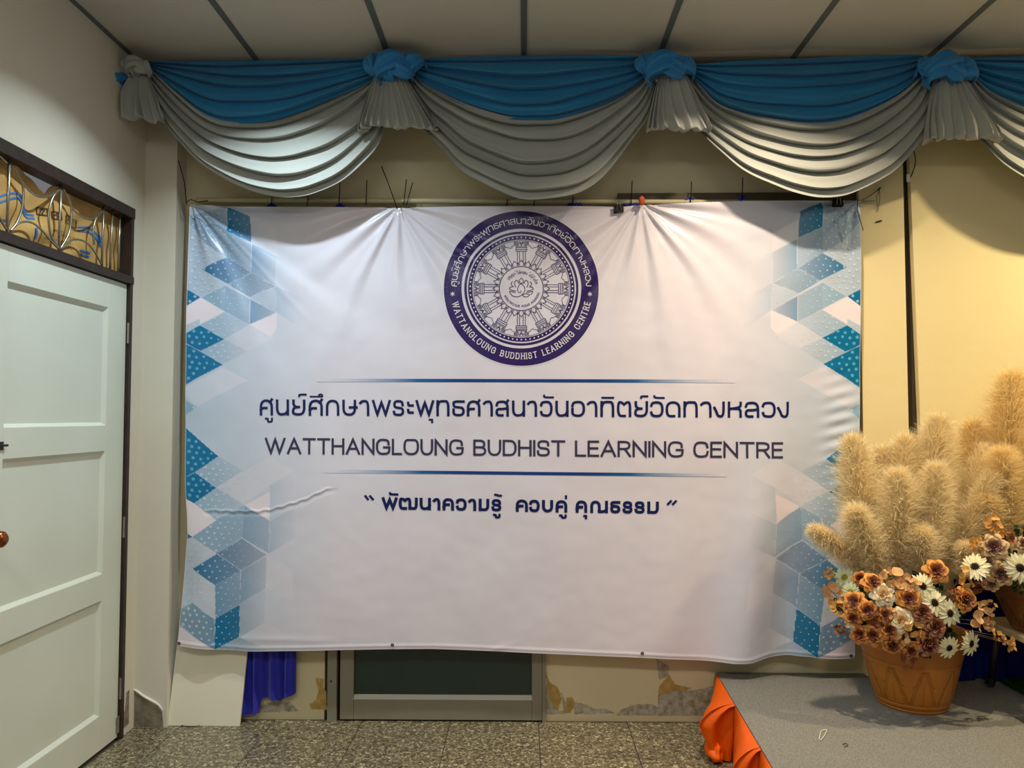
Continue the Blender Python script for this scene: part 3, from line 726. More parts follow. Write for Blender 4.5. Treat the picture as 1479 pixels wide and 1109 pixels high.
# glyphs: strokes in a unit box; c = rounded control polygon, l = straight
ARCH = [(0, 0), (0, .55), (0, 1), (.5, 1), (1, 1), (1, .55), (1, 0)]
G = {
 'ก': [('c', ARCH)], 'ศ': [('c', ARCH), ('c', [(0, .32), (.16, .46), (.5, .46)]), ('l', [(.84, .86), (1.0, 1.08)])],
 'ค': [('c', ARCH), ('c', [(0, .26), (.16, .46), (.52, .46)])],
 'น': [('c', [(0, 1), (0, .45), (0, 0), (.42, 0), (.8, 0), (1, .3)]), ('l', [(1, 1), (1, 0)])],
 'ย': [('c', [(.04, 1), (.04, .72), (.22, .55), (.52, .54)]), ('c', [(.5, .54), (.2, .52), (0, .38), (0, 0), (.5, 0), (1, 0), (1, .45), (1, 1)])],
 'ษ': [('c', [(0, 1), (0, .45), (0, 0), (.44, 0), (.88, 0), (.88, .45), (.88, 1)]), ('l', [(.5, .53), (1, .53)])],
 'า': [('c', [(0, .86), (.22, 1), (.55, 1), (1, 1), (1, .6), (1, 0)])],
 'พ': [('l', [(0, 1), (.25, 0), (.5, .92), (.75, 0), (1, 1)])],
 'ร': [('c', [(.96, .72), (.9, 1), (.5, 1), (.05, 1), (.05, .75), (.05, .56), (.5, .52), (1, .46), (1, .25), (1, 0), (.5, 0), (.06, 0), (0, .22)])],
 'ะ': [('c', [(0, .88), (.05, .7), (.35, .69), (1, .69)]), ('c', [(0, .36), (.05, .18), (.35, .17), (1, .17)])],
 'ท': [('l', [(0, 0), (0, 1)]), ('c', [(0, .6), (.15, 1), (.55, 1.02), (1, 1), (1, .6), (1, 0)])],
 'ธ': [('c', [(1, 1), (.4, 1), (0, 1), (0, .74), (.1, .6), (.5, .58), (1, .52), (1, .28), (1, 0), (.5, 0), (0, 0), (0, .2), (0, .4)])],
 'ส': [('c', [(0, .74), (.1, 1), (.5, 1), (1, 1), (1, .6), (1, 0)]), ('c', [(1, .52), (.5, .46), (0, .46), (0, .2), (0, 0), (.52, 0)]), ('l', [(.86, .88), (1.03, 1.08)])],
 'ล': [('c', [(0, .74), (.1, 1), (.5, 1), (1, 1), (1, .6), (1, 0)]), ('c', [(1, .52), (.5, .46), (0, .46), (0, .2), (0, 0), (.52, 0)])],
 'ว': [('c', [(0, .76), (.1, 1), (.48, 1), (1, 1), (1, .5), (1, 0), (.48, 0), (.1, 0), (0, .25)])],
 'อ': [('c', [(0, .72), (.1, 1), (.5, 1), (1, 1), (1, .5), (1, 0), (.5, 0), (0, 0), (0, .3), (0, .5)])],
 'ต': [('c', [(.55, 0), (.3, 0), (0, 0), (0, .5), (0, 1), (.28, 1), (.5, .84)]), ('c', [(.5, .84), (.72, 1), (1, 1), (1, .6), (1, 0)])],
 'ด': [('c', [(.58, 0), (.3, 0), (0, .0), (0, .5), (0, 1), (.5, 1), (1, 1), (1, .5), (1, 0)])],
 'ง': [('c', [(0, .62), (.25, .3), (.4, .0), (.65, 0), (1, 0), (1, .35), (1, 1)])],
 'ห': [('l', [(0, 1), (0, 0)]), ('c', [(0, .54), (.5, .6), (1, .66), (1, 1)]), ('c', [(.5, .57), (1, .55), (1, .35), (1, 0)])],
 'ฒ': [('c', [(.34, 0), (.2, 0), (0, 0), (0, .5), (0, 1), (.16, 1), (.3, .84)]), ('c', [(.3, .84), (.42, 1), (.6, 1), (.6, .6), (.6, 0)]), ('c', [(.6, .1), (.7, 0), (.8, 0), (1, 0), (1, .4), (1, 1)])],
 'ม': [('l', [(.05, 1), (.05, 0)]), ('c', [(.05, .1), (.2, 0), (.5, 0), (1, 0), (1, .4), (1, 1)])],
 'บ': [('c', [(0, 1), (0, .45), (0, 0), (.5, 0), (1, 0), (1, .45), (1, 1)])],
 'ป': [('c', [(0, 1), (0, .45), (0, 0), (.5, 0), (1, 0), (1, .45), (1, 1.5)])],
 'ณ': [('c', [(.05, 0), (.05, .55), (.05, 1), (.3, 1), (.54, 1), (.54, .6), (.54, 0)]), ('c', [(.54, .1), (.62, 0), (.75, 0), (.95, .1), (1, .3)]), ('l', [(1, 1), (1, 0)])],
 'ญ': [('c', [(0, 0), (0, .55), (0, 1), (.28, 1), (.52, 1), (.52, .5), (.52, 0)]), ('c', [(.52, .1), (.6, 0), (1, 0), (1, .4), (1, 1)]), ('l', [(.5, -.32), (1, -.32)])],
 'โ': [('c', [(.9, .1), (.5, 0), (.4, .3), (.4, 1), (.0, 1.2), (.1, 1.6), (.9, 1.5)])],
 'ช': [('c', [(0, 1), (.35, .85), (.1, .5), (.1, 0), (.5, 0), (1, 0), (1, .5), (1, 1)]), ('l', [(.8, .85), (1.1, 1.1)])],
 '_uu': [('c', [(0, 1), (.32, 1), (.32, .4), (.35, 0), (.7, 0), (1, 0), (1, .5), (1, 1)])], '_u': [('l', [(0, 1), (.9, 1), (.9, 0)])],
 '_kar': [('c', [(0, 0), (0, .75), (.25, 1), (1, 1)])], '_ue': [('l', [(0, .1), (1, .1)]), ('c', [(.85, .12), (.7, .4), (.7, .8), (.85, 1), (1, .8), (1, .4), (.87, .12)])],
 '_han': [('c', [(0, 1), (.0, .3), (.3, .12), (1, .12)])], '_i': [('l', [(0, .5), (1, .5)])], '_tho': [('l', [(0, 1), (.35, .8), (.6, .15), (1, .25)])],
 '_ek': [('l', [(.5, 0), (.5, 1)])], '_dot': [('l', [(.3, .5), (.7, .5)])],
 '_q1': [('l', [(0, 1), (.3, 0)]), ('l', [(.62, 1), (.95, 0)])], '_q2': [('l', [(.35, 1), (0, 0)]), ('l', [(1, 1), (.65, 0)])],
 'W': [('l', [(0, 1), (.27, 0), (.5, .98), (.73, 0), (1, 1)])], 'A': [('l', [(0, 0), (.5, 1), (1, 0)]), ('l', [(.22, .34), (.78, .34)])],
 'T': [('l', [(0, 1), (1, 1)]), ('l', [(.5, 1), (.5, 0)])], 'H': [('l', [(0, 0), (0, 1)]), ('l', [(1, 0), (1, 1)]), ('l', [(0, .52), (1, .52)])],
 'N': [('l', [(0, 0), (0, 1), (1, 0), (1, 1)])], 'L': [('l', [(0, 1), (0, 0), (1, 0)])], 'I': [('l', [(.5, 0), (.5, 1)])],
 'G': [('c', [(.94, .68), (.9, 1), (.5, 1), (0, 1), (0, .5), (0, 0), (.5, 0), (.95, 0), (1, .35), (1, .46)]), ('l', [(.58, .46), (1, .46)])],
 'C': [('c', [(.97, .68), (.9, 1), (.5, 1), (0, 1), (0, .5), (0, 0), (.5, 0), (.92, 0), (1, .33)])],
 'O': [('c', [(.5, 1), (0, 1), (0, .5), (0, 0), (.5, 0), (1, 0), (1, .5), (1, 1), (.5, 1)])],
 'U': [('c', [(0, 1), (0, .4), (0, 0), (.5, 0), (1, 0), (1, .4), (1, 1)])],
 'B': [('c', [(0, 1), (.5, 1), (.92, 1), (.92, .76), (.92, .53), (.5, .53)]), ('c', [(0, .53), (.5, .53), (1, .53), (1, .27), (1, 0), (.5, 0), (0, 0)]), ('l', [(0, 0), (0, 1)])],
 'D': [('c', [(0, 1), (.4, 1), (1, 1), (1, .5), (1, 0), (.4, 0), (0, 0)]), ('l', [(0, 0), (0, 1)])],
 'S': [('c', [(.95, .72), (.92, 1), (.5, 1), (.05, 1), (.05, .75), (.05, .55), (.5, .5), (1, .45), (1, .25), (1, 0), (.5, 0), (.03, 0), (0, .28)])],
 'E': [('l', [(1, 1), (0, 1), (0, 0), (1, 0)]), ('l', [(0, .53), (.92, .53)])],
 'R': [('c', [(0, 1), (.5, 1), (.95, 1), (.95, .75), (.95, .5), (.5, .5), (0, .5)]), ('l', [(0, 0), (0, 1)]), ('l', [(.55, .5), (1, 0)])],
}
NSTR = [0]
def glyph(mb, ch, fn, wd, col, x0, x1, h, base=0, off=.0012, cap=True, yscale=1):
    """draws a glyph whose strokes fill local box x0..x1, base..base+h; fn maps local (x, y up) to banner pixels"""
    hw = wd/2
    for ty, pts in G[ch]:
        p = [(x0+hw+(x1-x0-wd)*a, base+hw+(h-wd)*b) for a, b in pts]
        if ty == 'c':
            q = [p[0]]
            for i in range(1, len(p)-1):
                (ax, ay), (bx, by), (cx, cy) = p[i-1], p[i], p[i+1]
                if abs((bx-ax)*(cy-by)-(by-ay)*(cx-bx)) > 1e-6 or (bx-ax)*(cx-bx)+(by-ay)*(cy-by) < 0: q.append(p[i])
            p = chaikin(q+[p[-1]], 4)
        vs, fs = ribbon(p, wd, cap, 5)
        NSTR[0] += 1; o = off+(NSTR[0] % 5)*.00012
        mb.add([BW(*fn(x, y), o) for x, y in vs], fs, col)
NAVY = rgb(12, 26, 84); SLATE = rgb(58, 54, 84); PUR = rgb(44, 22, 92); WHT = rgb(232, 226, 232)
TH = [('ศ', 374.9, 394.2), ('น', 398.3, 417.3), ('ย', 421.1, 440.7), ('ศ', 445.2, 465.8), ('ก', 470, 489.7), ('ษ', 494, 516.5), ('า', 518.4, 533.2), ('พ', 537, 564.6),
      ('ร', 567.2, 583.9), ('ะ', 587.8, 597.8), ('พ', 600.2, 627.2), ('ท', 630.2, 649.4), ('ธ', 653.3, 671.3), ('ศ', 674.2, 694), ('า', 697.6, 712), ('ส', 715.6, 735),
      ('น', 739.4, 758.5), ('า', 761.3, 775.8), ('ว', 779.8, 798.2), ('น', 802, 821.2), ('อ', 824.9, 845), ('า', 847.6, 862.8), ('ท', 867, 887.2), ('ต', 891, 911.8),
      ('ย', 915.8, 936), ('ว', 938.8, 958.5), ('ด', 961.3, 983), ('ท', 986.9, 1007.9), ('า', 1011.4, 1028), ('ง', 1030.2, 1047.2), ('ห', 1051.5, 1072), ('ล', 1076, 1096.9), ('ว', 1100.4, 1120.6), ('ง', 1122.5, 1139.9)]
TM = [('_uu', 382.5, 394, -10.5, 7.5), ('_kar', 430.3, 442.6, 26.8, 5.2), ('_ue', 447, 466.2, 26.3, 6), ('_u', 619.2, 626, -10, 6.5), ('_han', 784.4, 800, 26.3, 5.8), ('_i', 868.5, 887, 26.3, 3.2),
      ('_kar', 924.3, 936.3, 26.5, 5.3), ('_han', 943.6, 960, 26.3, 5.8)]
def bl1(x): return 600.0+(x-375)*.0046
mb = MB(); f = lambda x, y: (x, bl1(x)-y)
for ch, a, b in TH: glyph(mb, ch, f, 3.7, NAVY, a, b, 23.4)
for ch, a, b, y, h in TM: glyph(mb, ch, f, 2.9 if ch != '_ue' else 2.2, NAVY, a, b, h, y, cap=True)
mb.build('thai_title_lettering', M['print'], ban)
SLG = [('พ', 210, 365, 0), ('ฒ', 375, 560, 0), ('น', 578, 688, 0), ('า', 705, 780, 0), ('ค', 800, 912, 0), ('ว', 930, 1035, 0), ('า', 1050, 1128, 0), ('ม', 1148, 1255, 0), ('ร', 1275, 1372, 0)]
SL = [(c, 520+a/6.723, 520+b/6.723) for c, a, b, _ in SLG]
SL += [(c, 730+a/5.688, 730+b/5.688) for c, a, b in (('ค', 85, 185), ('ว', 195, 282), ('บ', 300, 392), ('ค', 412, 508), ('ค', 577, 672), ('ณ', 690, 843), ('ธ', 862, 945), ('ร', 963, 1045), ('ร', 1062, 1145), ('ม', 1163, 1262))]
def bl2(x): return 735.8+(x-550)*.0165
SM = [('_han', 561.6, 575.3, 20.2, 5.2), ('_tho', 713.8, 725, 20.8, 5), ('_uu', 711.9, 723, -10.2, 7), ('_uu', 807.3, 818.6, -9, 6.6), ('_ek', 815.2, 819.6, 19.6, 5.6), ('_u', 842.3, 848.3, -9, 6.4),
      ('_q1', 526, 540.5, 13, 7.5), ('_q2', 963.5, 978, 13, 7.5)]
f = lambda x, y: (x, bl2(x)-y)
for xa, xb, nm in ((520, 545, 'quote_mark'), (545, 735, 'thai_motto_word'), (740, 822, 'thai_motto_word'), (825, 960, 'thai_motto_word'), (960, 990, 'quote_mark')):
    mb = MB()
    for ch, a, b in SL:
        if xa <= a < xb: glyph(mb, ch, f, 4.3, NAVY, a, b, 18)
    for ch, a, b, y, h in SM:
        if xa <= a < xb: glyph(mb, ch, f, 3.4, NAVY, a, b, h, y)
    mb.build(nm, M['print'], ban)
WD = {'W': 1.32, 'A': .92, 'T': .84, 'H': .82, 'N': .84, 'G': .94, 'L': .66, 'O': 1.0, 'U': .82, 'B': .78, 'D': .84, 'I': .14, 'S': .78, 'E': .68, 'R': .80, 'C': .90}
def word(mb, s, xa, xb, fn, wd, col, h, gap, **k):
    tot = sum(WD[c] for c in s)+gap*(len(s)-1); sc = (xb-xa)/tot; x = xa
    for c in s:
        glyph(mb, c, fn, wd, col, x, x+WD[c]*sc, h, **k); x += (WD[c]+gap)*sc
mb = MB(); f = lambda x, y: (x, 655.6+(x-385)*.0087-y)
for s, a, b in (('WATTHANGLOUNG', 382.2, 669.7), ('BUDHIST', 683.5, 816.3), ('LEARNING', 830.3, 987.5), ('CENTRE', 1001.5, 1131.3)):
    mb = MB(); word(mb, s, a, b, f, 3.3, SLATE, 23.6, .085); mb.build('english_title_word', M['print'], ban)
# rules with fading ends
for nm, y0, y1, xa, xb in (('upper', 549.0, 550.5, 458, 1062), ('lower', 680.5, 686.5, 470, 1050)):
    mb = MB(); n = 140
    for i in range(n+1):
        t = i/n; x = xa+(xb-xa)*t; y = y0+(y1-y0)*t; a = min(1, min(t, 1-t)*4.2)**1.2
        col = mixc(BASE, mixc(rgb(40, 150, 205), rgb(14, 60, 130), min(1, min(t, 1-t)*3)), a)
        for q in (-2.3, 2.3): mb.v.append(tuple(BW(x, y+q, .0012))); mb.c.append(col)
        if i: k = 2*i; mb.f.append((k-2, k-1, k+1, k))
    mb.build('fading_rule', M['print'], ban)

# emblem
EX, EY = 753, 416.6
def pol(r, a): return (EX+r*math.cos(a), EY-r*math.sin(a))
def annulus(mb, r0, r1, col, off, n=120, k=None):
    k = k or max(1, int((r1-r0)/5)); vs = []; fs = []
    for j in range(k+1):
        r = r0+(r1-r0)*j/k
        for i in range(n): vs.append(BW(*pol(r, 2*PI*i/n), off))
    for j in range(k):
        for i in range(n): fs.append((j*n+i, j*n+(i+1) % n, (j+1)*n+(i+1) % n, (j+1)*n+i))
    mb.add(vs, fs, col)
mb = MB()
annulus(mb, 86.6, 111.8, PUR, .0010); annulus(mb, 111.8, 113.0, WHT, .0010, k=1); annulus(mb, 79.0, 82.4, PUR, .0010, k=1); annulus(mb, 70.9, 76.8, PUR, .0010, k=1)
annulus(mb, 69.0, 69.6, PUR, .0010, k=1); annulus(mb, 31.3, 32.3, PUR, .0014, k=1)
mb.build('emblem_rings', M['print'], ban)
mb = MB()
for i in range(74):
    a = 2*PI*(i+.5)/74; c = pol(73.9, a)
    mb.add([BW(c[0]+1.15*math.cos(g*PI/4), c[1]+1.15*math.sin(g*PI/4), .0017) for g in range(8)], [tuple(range(8))], WHT)
mb.build('emblem_dots', M['print'], ban)
# ring lettering
mb = MB()
def ringT(x, y):   # thai over the top
    a = math.radians(178.2-(x-375)/765*176.4); return pol(93.2+y*.355, a)
for ch, a, b in TH: glyph(mb, ch, ringT, 3.1, WHT, a-.2, b+.2, 22.5, off=.0016)
for ch, a, b, y, h in TM: glyph(mb, ch, ringT, 2.1, WHT, a, b, h, y, off=.0016)
mb.build('emblem_thai_lettering', M['print'], ban)
mb = MB()
SER = {'W': [(0, 1), (1, 1), (.5, 1)], 'A': [(0, 0), (1, 0)], 'T': [(.5, 0)], 'H': [(0, 0), (1, 0), (0, 1), (1, 1)], 'N': [(0, 0), (0, 1), (1, 1)], 'L': [(0, 1), (0, 0)],
       'I': [(.5, 0), (.5, 1)], 'U': [(0, 1), (1, 1)], 'B': [(0, 0), (0, 1)], 'D': [(0, 0), (0, 1)], 'E': [(0, 0), (0, 1)], 'R': [(0, 0), (0, 1), (1, 0)]}
RH = 9.4; A0 = math.radians(191.5); RB = 102.4
def ringE(x, y): return pol(RB-y, A0+x/98.0)
words_ = 'WATTANGLOUNG BUDDHIST LEARNING CENTRE'
u = sum(WD.get(c, .55) for c in words_)+.30*(len(words_)-1); sc = math.radians(157)*98/u; x = 0
for c in words_:
    if c != ' ':
        glyph(mb, c, ringE, 1.25, WHT, x, x+WD[c]*sc, RH, off=.0016)
        for sx, sy in SER.get(c, []):
            X = x+.6+(WD[c]*sc-1.2)*sx; Yv = .5 if sy == 0 else RH-.5
            vs, fs = ribbon([(X-1.3, Yv), (X+1.3, Yv)], .75, False); mb.add([BW(*ringE(p, q), .0024) for p, q in vs], fs, WHT)
        x += WD[c]*sc
    else: x += .55*sc
    x += .30*sc
mb.build('emblem_english_lettering', M['print'], ban)
mb = MB()
for a in (184.6, -4.6):
    c = pol(99.5, math.radians(a))
    for k in range(3):
        q = k*PI/3+PI/6; vs, fs = ribbon([(c[0]-3.2*math.cos(q), c[1]-3.2*math.sin(q)), (c[0]+3.2*math.cos(q), c[1]+3.2*math.sin(q))], 1.0, False)
        mb.add([BW(p, r, .0016+.0002*k) for p, r in vs], fs, WHT)
mb.build('emblem_asterisks', M['print'], ban, kind='stuff')
# wheel of columns
mb = MB()
def st(pts, wd=.75, col=PUR, off=.0011):
    NSTR[0] += 1
    vs, fs = ribbon(pts, wd, False, 4); mb.add([BW(x, y, off+(NSTR[0] % 6)*.0001) for x, y in vs], fs, col)
for k in range(12):
    a = k*PI/6
    def L(t, r, a=a): c, s = math.cos(a), math.sin(a); return (EX+r*c-t*s, EY-r*s-t*c)
    for t in (-5.8, -2.6, 2.6, 5.8): st([L(t, 36 if abs(t) > 4 else 38), L(t, 53.5)])
    for r in (54, 56.6, 59.2): st([L(-7.8, r), L(7.8, r)], .9)
    st([L(-7.8, 54), L(-7.8, 60.5)]); st([L(7.8, 54), L(7.8, 60.5)]); st([L(-7.8, 61), L(7.8, 61)], .7)
    for sg in (-1, 1):
        cx = 6.6*sg
        st([L(cx+2.9*math.cos(q/8*2*PI), 64.8+2.9*math.sin(q/8*2*PI)) for q in range(9)], .8)
        st([L(cx+1.2*math.cos(q/6*2*PI), 64.8+1.2*math.sin(q/6*2*PI)) for q in range(7)], .8)
        st([L(sg*3.2, 68), L(0, 62)], .7)
        st([L(10.2*sg, 68.6), L(9.8*sg, 64.6)], .7)
    st([L(-2.6, 68), L(0, 64.4), L(2.6, 68)], .9)
    b = a+PI/12
    def Q(t, r, a=b): c, s = math.cos(a), math.sin(a); return (EX+r*c-t*s, EY-r*s-t*c)
    st([Q(-7.6, 67), Q(-6, 63), Q(-3, 62.4), Q(-1.5, 60.6), Q(1.5, 60.6), Q(3, 62.4), Q(6, 63), Q(7.6, 67)], .65)
for k in range(24):
    a = k*PI/12
    def L(t, r, a=a): c, s = math.cos(a), math.sin(a); return (EX+r*c-t*s, EY-r*s-t*c)
    st(chaikin([L(-2.2, 33), L(-4.0, 36.5), L(-1.4, 38.5), L(0, 41.8), L(1.4, 38.5), L(4.0, 36.5), L(2.2, 33)], 2), .8)
    st(chaikin([L(-3.9, 32.6), L(-4.9, 35), L(-4.9, 37.5)], 2), .8)
mb.build('emblem_wheel_of_columns', M['print'], ban)
# lotus
mb = MB()
def LP(pts, mir=False, wd=.95, sm=True):
    P = [(700+x/10.08, 360.6+y/10.08) for x, y in pts]
    if mir: P = [(2*753-px, py) for px, py in P]
    st(catmull(P, 5), wd)
for mir in (0, 1):
    LP([(533, 408), (508, 440), (505, 465), (533, 495)], mir, .8)
    LP([(500, 495), (488, 462), (462, 444), (440, 468), (436, 505), (458, 548)], mir)
    LP([(412, 465), (390, 478), (388, 508), (418, 540)], mir)
    LP([(420, 540), (385, 542), (360, 566), (395, 588), (455, 600)], mir)
LP([(545, 480), (500, 520), (479, 575), (495, 618), (520, 628), (530, 590)])
LP([(520, 485), (566, 522), (586, 570), (570, 625), (530, 665), (480, 684), (415, 676), (376, 640), (364, 605), (400, 612), (450, 622)])
LP([(550, 656), (600, 640), (655, 655), (620, 682), (575, 684), (550, 656)])
LP([(605, 622), (660, 612), (700, 605), (690, 632), (668, 655)])
mb.build('emblem_lotus', M['print'], ban)
# small inner mottoes
mb = MB()
def small(seq, fn, sc):
    x = 0
    for c in seq:
        if c == ' ': x += 7*sc/10; continue
        w_ = {'โ': 5, 'า': 6, 'พ': 11, 'ฒ': 12, 'ณ': 11, 'ญ': 11}.get(c, 8.5)*sc/10
        glyph(mb, c, fn, .62, rgb(40, 40, 120), x, x+w_, 3.6*sc/3.2 if c != 'โ' else 3.9, off=.0014, cap=False); x += w_+1.6*sc/10
    return x
small('ปญญา โลกสม ปชโชโต', lambda x, y: pol(21.2+y, math.radians(146)-x/22.6), 3.25)
small('พฒนาความร ควบค คณธรรม', lambda x, y: pol(27.2-y, math.radians(202)+x/25.0), 3.05)
for a in (110, 95, 62, 50): 
    c = pol(26.6, math.radians(a)); st([(c[0]-.9, c[1]), (c[0]+.9, c[1])], .55)
mb.build('emblem_inner_mottoes', M['print'], ban, kind='stuff')
# hem eyelets
for px, py in ((258.5, 929), (567, 931), (927.5, 943), (1229, 947)):
    mb = MB(); c = BW(px, py, .002)
    mb.grid(lambda u, v: (c.x+(.0052+.0022*math.cos(2*PI*v))*math.cos(2*PI*u), c.y-.0022*math.sin(2*PI*v), c.z+(.0052+.0022*math.cos(2*PI*v))*math.sin(2*PI*u)), 16, 6)
    mb.build('eyelet', M['darkmetal'], ban, True)

# ------------------------------------------------------------------ rail, ties, clips above the banner
mb = MB()
pa, pb = PY(283, 289, 3.52), PY(1262, 293, 3.52)
mb.tube([pa, pb], .012, 10)
tag(mb.build('banner_rail', M['pole'], None, True), 'long thin cream pole running along the top edge of the banner', 'pole')
mb = MB(); a, b = PY(892, 283, 3.54), PY(1236, 287, 3.54)
mb.box(a.x, b.x, 3.535, 3.55, b.z-.022, a.z+.012, .001)
tag(mb.build('dark_batten', M['woodstrip']), 'dark wooden batten behind the upper right banner edge', 'batten')
def tie(name, pts, label, r=.0022, m='black', cat='cable tie', grp=None):
    mb = MB(); mb.tube([PY(x, y, Y) for x, y, Y in pts], r, 6)
    return tag(mb.build(name, M[m], None, True), label, cat, grp)
tie('cable_tie', [(258, 232, 3.40), (266, 262, 3.42), (270, 296, 3.455)], 'slanting black cable tie at the top left banner corner')
tie('cable_tie', [(551, 240, 3.40), (562, 268, 3.42), (574, 302, 3.445)], 'longest slanting black cable tie above the gathered banner point')
tie('cable_tie', [(587, 259, 3.50), (583, 296, 3.50)], 'short black tie leaning beside the longest slanting tie')
tie('cable_tie', [(596, 264, 3.50), (587, 296, 3.50)], 'second short black tie, farther from the longest slanting tie')
for px, y0, y1, lab in ((393, 284, 297, 'stubby black tie under the first grey swag bottom'), (445, 283, 297, 'black tie stub peeking below the first grey swag'), (491, 264, 296, 'upright black tie where the first grey swag rises'),
                        (530, 260, 296, 'upright black tie below the second cloth tail'), (733, 288, 299, 'tiny black tie stub under the second grey swag'), (772, 290, 299, 'very short dark tie below the second swag middle'),
                        (828, 283, 300, 'short black tie below the rising side of the second swag'), (913, 261, 297, 'upright black tie next to the orange rag'), (999, 262, 292, 'thin upright tie between orange rag and third swag'),
                        (1073, 256, 288, 'upright dark tie at the start of the third grey swag')):
    tie('cable_tie', [(px, y0, 3.505), (px-1.5, y1, 3.50)], lab)
tie('cord', [(1246, 289, 3.455), (1256, 283, 3.48), (1270, 273, 3.512)], 'frayed brown cord tying the banner corner to a wall nail', .0016, 'cord', 'cord')
tie('cord', [(1270, 274, 3.510), (1266, 284, 3.511), (1268, 306, 3.511), (1271, 286, 3.511), (1270, 275, 3.511)], 'loose loop of brown string hanging from the wall nail', .0011, 'cord', 'string')
tie('cable_tie', [(1239, 290, 3.45), (1238, 303, 3.44), (1243, 320, 3.44), (1247, 333, 3.44)], 'curled black tie hanging from the top right banner corner', .0017)
tie('cord', [(274, 297, 3.45), (300, 306, 3.44), (315, 312, 3.44)], 'dry twig like string over the top left banner corner', .0011, 'cord', 'string')
tie('cord', [(268, 292, 3.46), (276, 288, 3.46), (286, 292, 3.47), (300, 290, 3.50)], 'tangled brown string knotting the pole to the pillar', .0028, 'cord', 'string')
mb = MB(); p = PY(1269, 274, 3.512); mb.tube([(p.x, 3.516, p.z), (p.x, 3.495, p.z+.004)], .0035, 8)
tag(mb.build('wall_nail', M['darkmetal']), 'small dark nail in the cream pillar holding the cord', 'nail')
mb = MB(); p = PY(1269, 320, 3.515); mb.tube([(p.x-.012, 3.513, p.z-.003), (p.x+.012, 3.511, p.z+.003)], .004, 8)
tag(mb.build('wall_plug', M['woodstrip']), 'small brown stub in the pillar below the nail', 'plug')
def clip(px, py, lab):
    c = PY(px, py, 3.468)
    t = thing('binder_clip', lab, 'clip', tuple(c), 'black binder clips on the banner top')
    mb = MB(); mb.add([(c.x-.022, c.y-.012, c.z-.016), (c.x+.022, c.y-.012, c.z-.016), (c.x+.022, c.y+.012, c.z-.016), (c.x-.022, c.y+.012, c.z-.016),
                       (c.x-.022, c.y-.003, c.z+.018), (c.x+.022, c.y-.003, c.z+.018), (c.x+.022, c.y+.003, c.z+.018), (c.x-.022, c.y+.003, c.z+.018)],
                      [(0, 1, 5, 4), (1, 2, 6, 5), (2, 3, 7, 6), (3, 0, 4, 7), (4, 5, 6, 7)])
    mb.build('clip_body', M['black'], t)
    mb = MB(); mb.tube([(c.x-.010, c.y-.012, c.z-.010), (c.x-.006, c.y-.014, c.z+.018), (c.x-.003, c.y-.015, c.z+.034), (c.x+.003, c.y-.015, c.z+.034), (c.x+.006, c.y-.014, c.z+.018), (c.x+.010, c.y-.012, c.z-.010)], .0014, 6)
    mb.build('clip_lever', M['steel'], t, True)
clip(893.5, 302, 'black binder clip on the banner top beside the orange rag'); clip(1210, 293, 'black binder clip near the top right banner corner')
# orange rag knot
mb = MB(); c = PY(927, 290, 3.45)
def rag(u, v):
    q = 2*PI*u; h = PI*v; r = .014*(1+.35*noise.noise(Vector((math.cos(q)*2, math.sin(q)*2, h*2))))
    return (c.x+r*math.sin(h)*math.cos(q), c.y+r*math.sin(h)*math.sin(q), c.z+.022*math.cos(h))
mb.grid(rag, 20, 12)
tag(mb.build('orange_rag', M['rubber'], None, True), 'small knotted orange rag tied at the gathered banner point', 'rag')
# blue cloth bunches behind the rail
def bunch(pts, lab):
    mb = MB(); P = catmull(pts, 8); n = len(P)
    def fn(u, v):
        i = u*(n-1); k = min(n-2, int(i)); t = i-k; x = P[k][0]*(1-t)+P[k+1][0]*t; y = P[k][1]*(1-t)+P[k+1][1]*t
        p = PY(x, y*(1-v)+300*v, 3.512); p.y -= .008*math.sin(u*50+v*2)*(.3+v*.7)*.6; return p
    mb.grid(fn, n*4, 8)
    return tag(mb.build('blue_cloth', M['royal'], None, True), lab, 'cloth')
bunch([(975, 297), (985, 291), (998, 284), (1005, 290), (1030, 294), (1060, 290), (1072, 282), (1085, 290), (1130, 293), (1160, 296)], 'long strip of royal blue cloth gathered along the upper right banner edge')
bunch([(903, 297), (912, 291), (925, 293)], 'small royal blue cloth tuft beside the orange rag')
bunch([(818, 298), (824, 292), (838, 292), (842, 298)], 'small royal blue cloth tuft below the second grey swag')
bunch([(384, 298), (392, 293), (400, 297)], 'tiny blue cloth tip under the first grey swag')
bunch([(484, 298), (491, 293), (498, 297)], 'tiny blue cloth tip where the first grey swag rises')

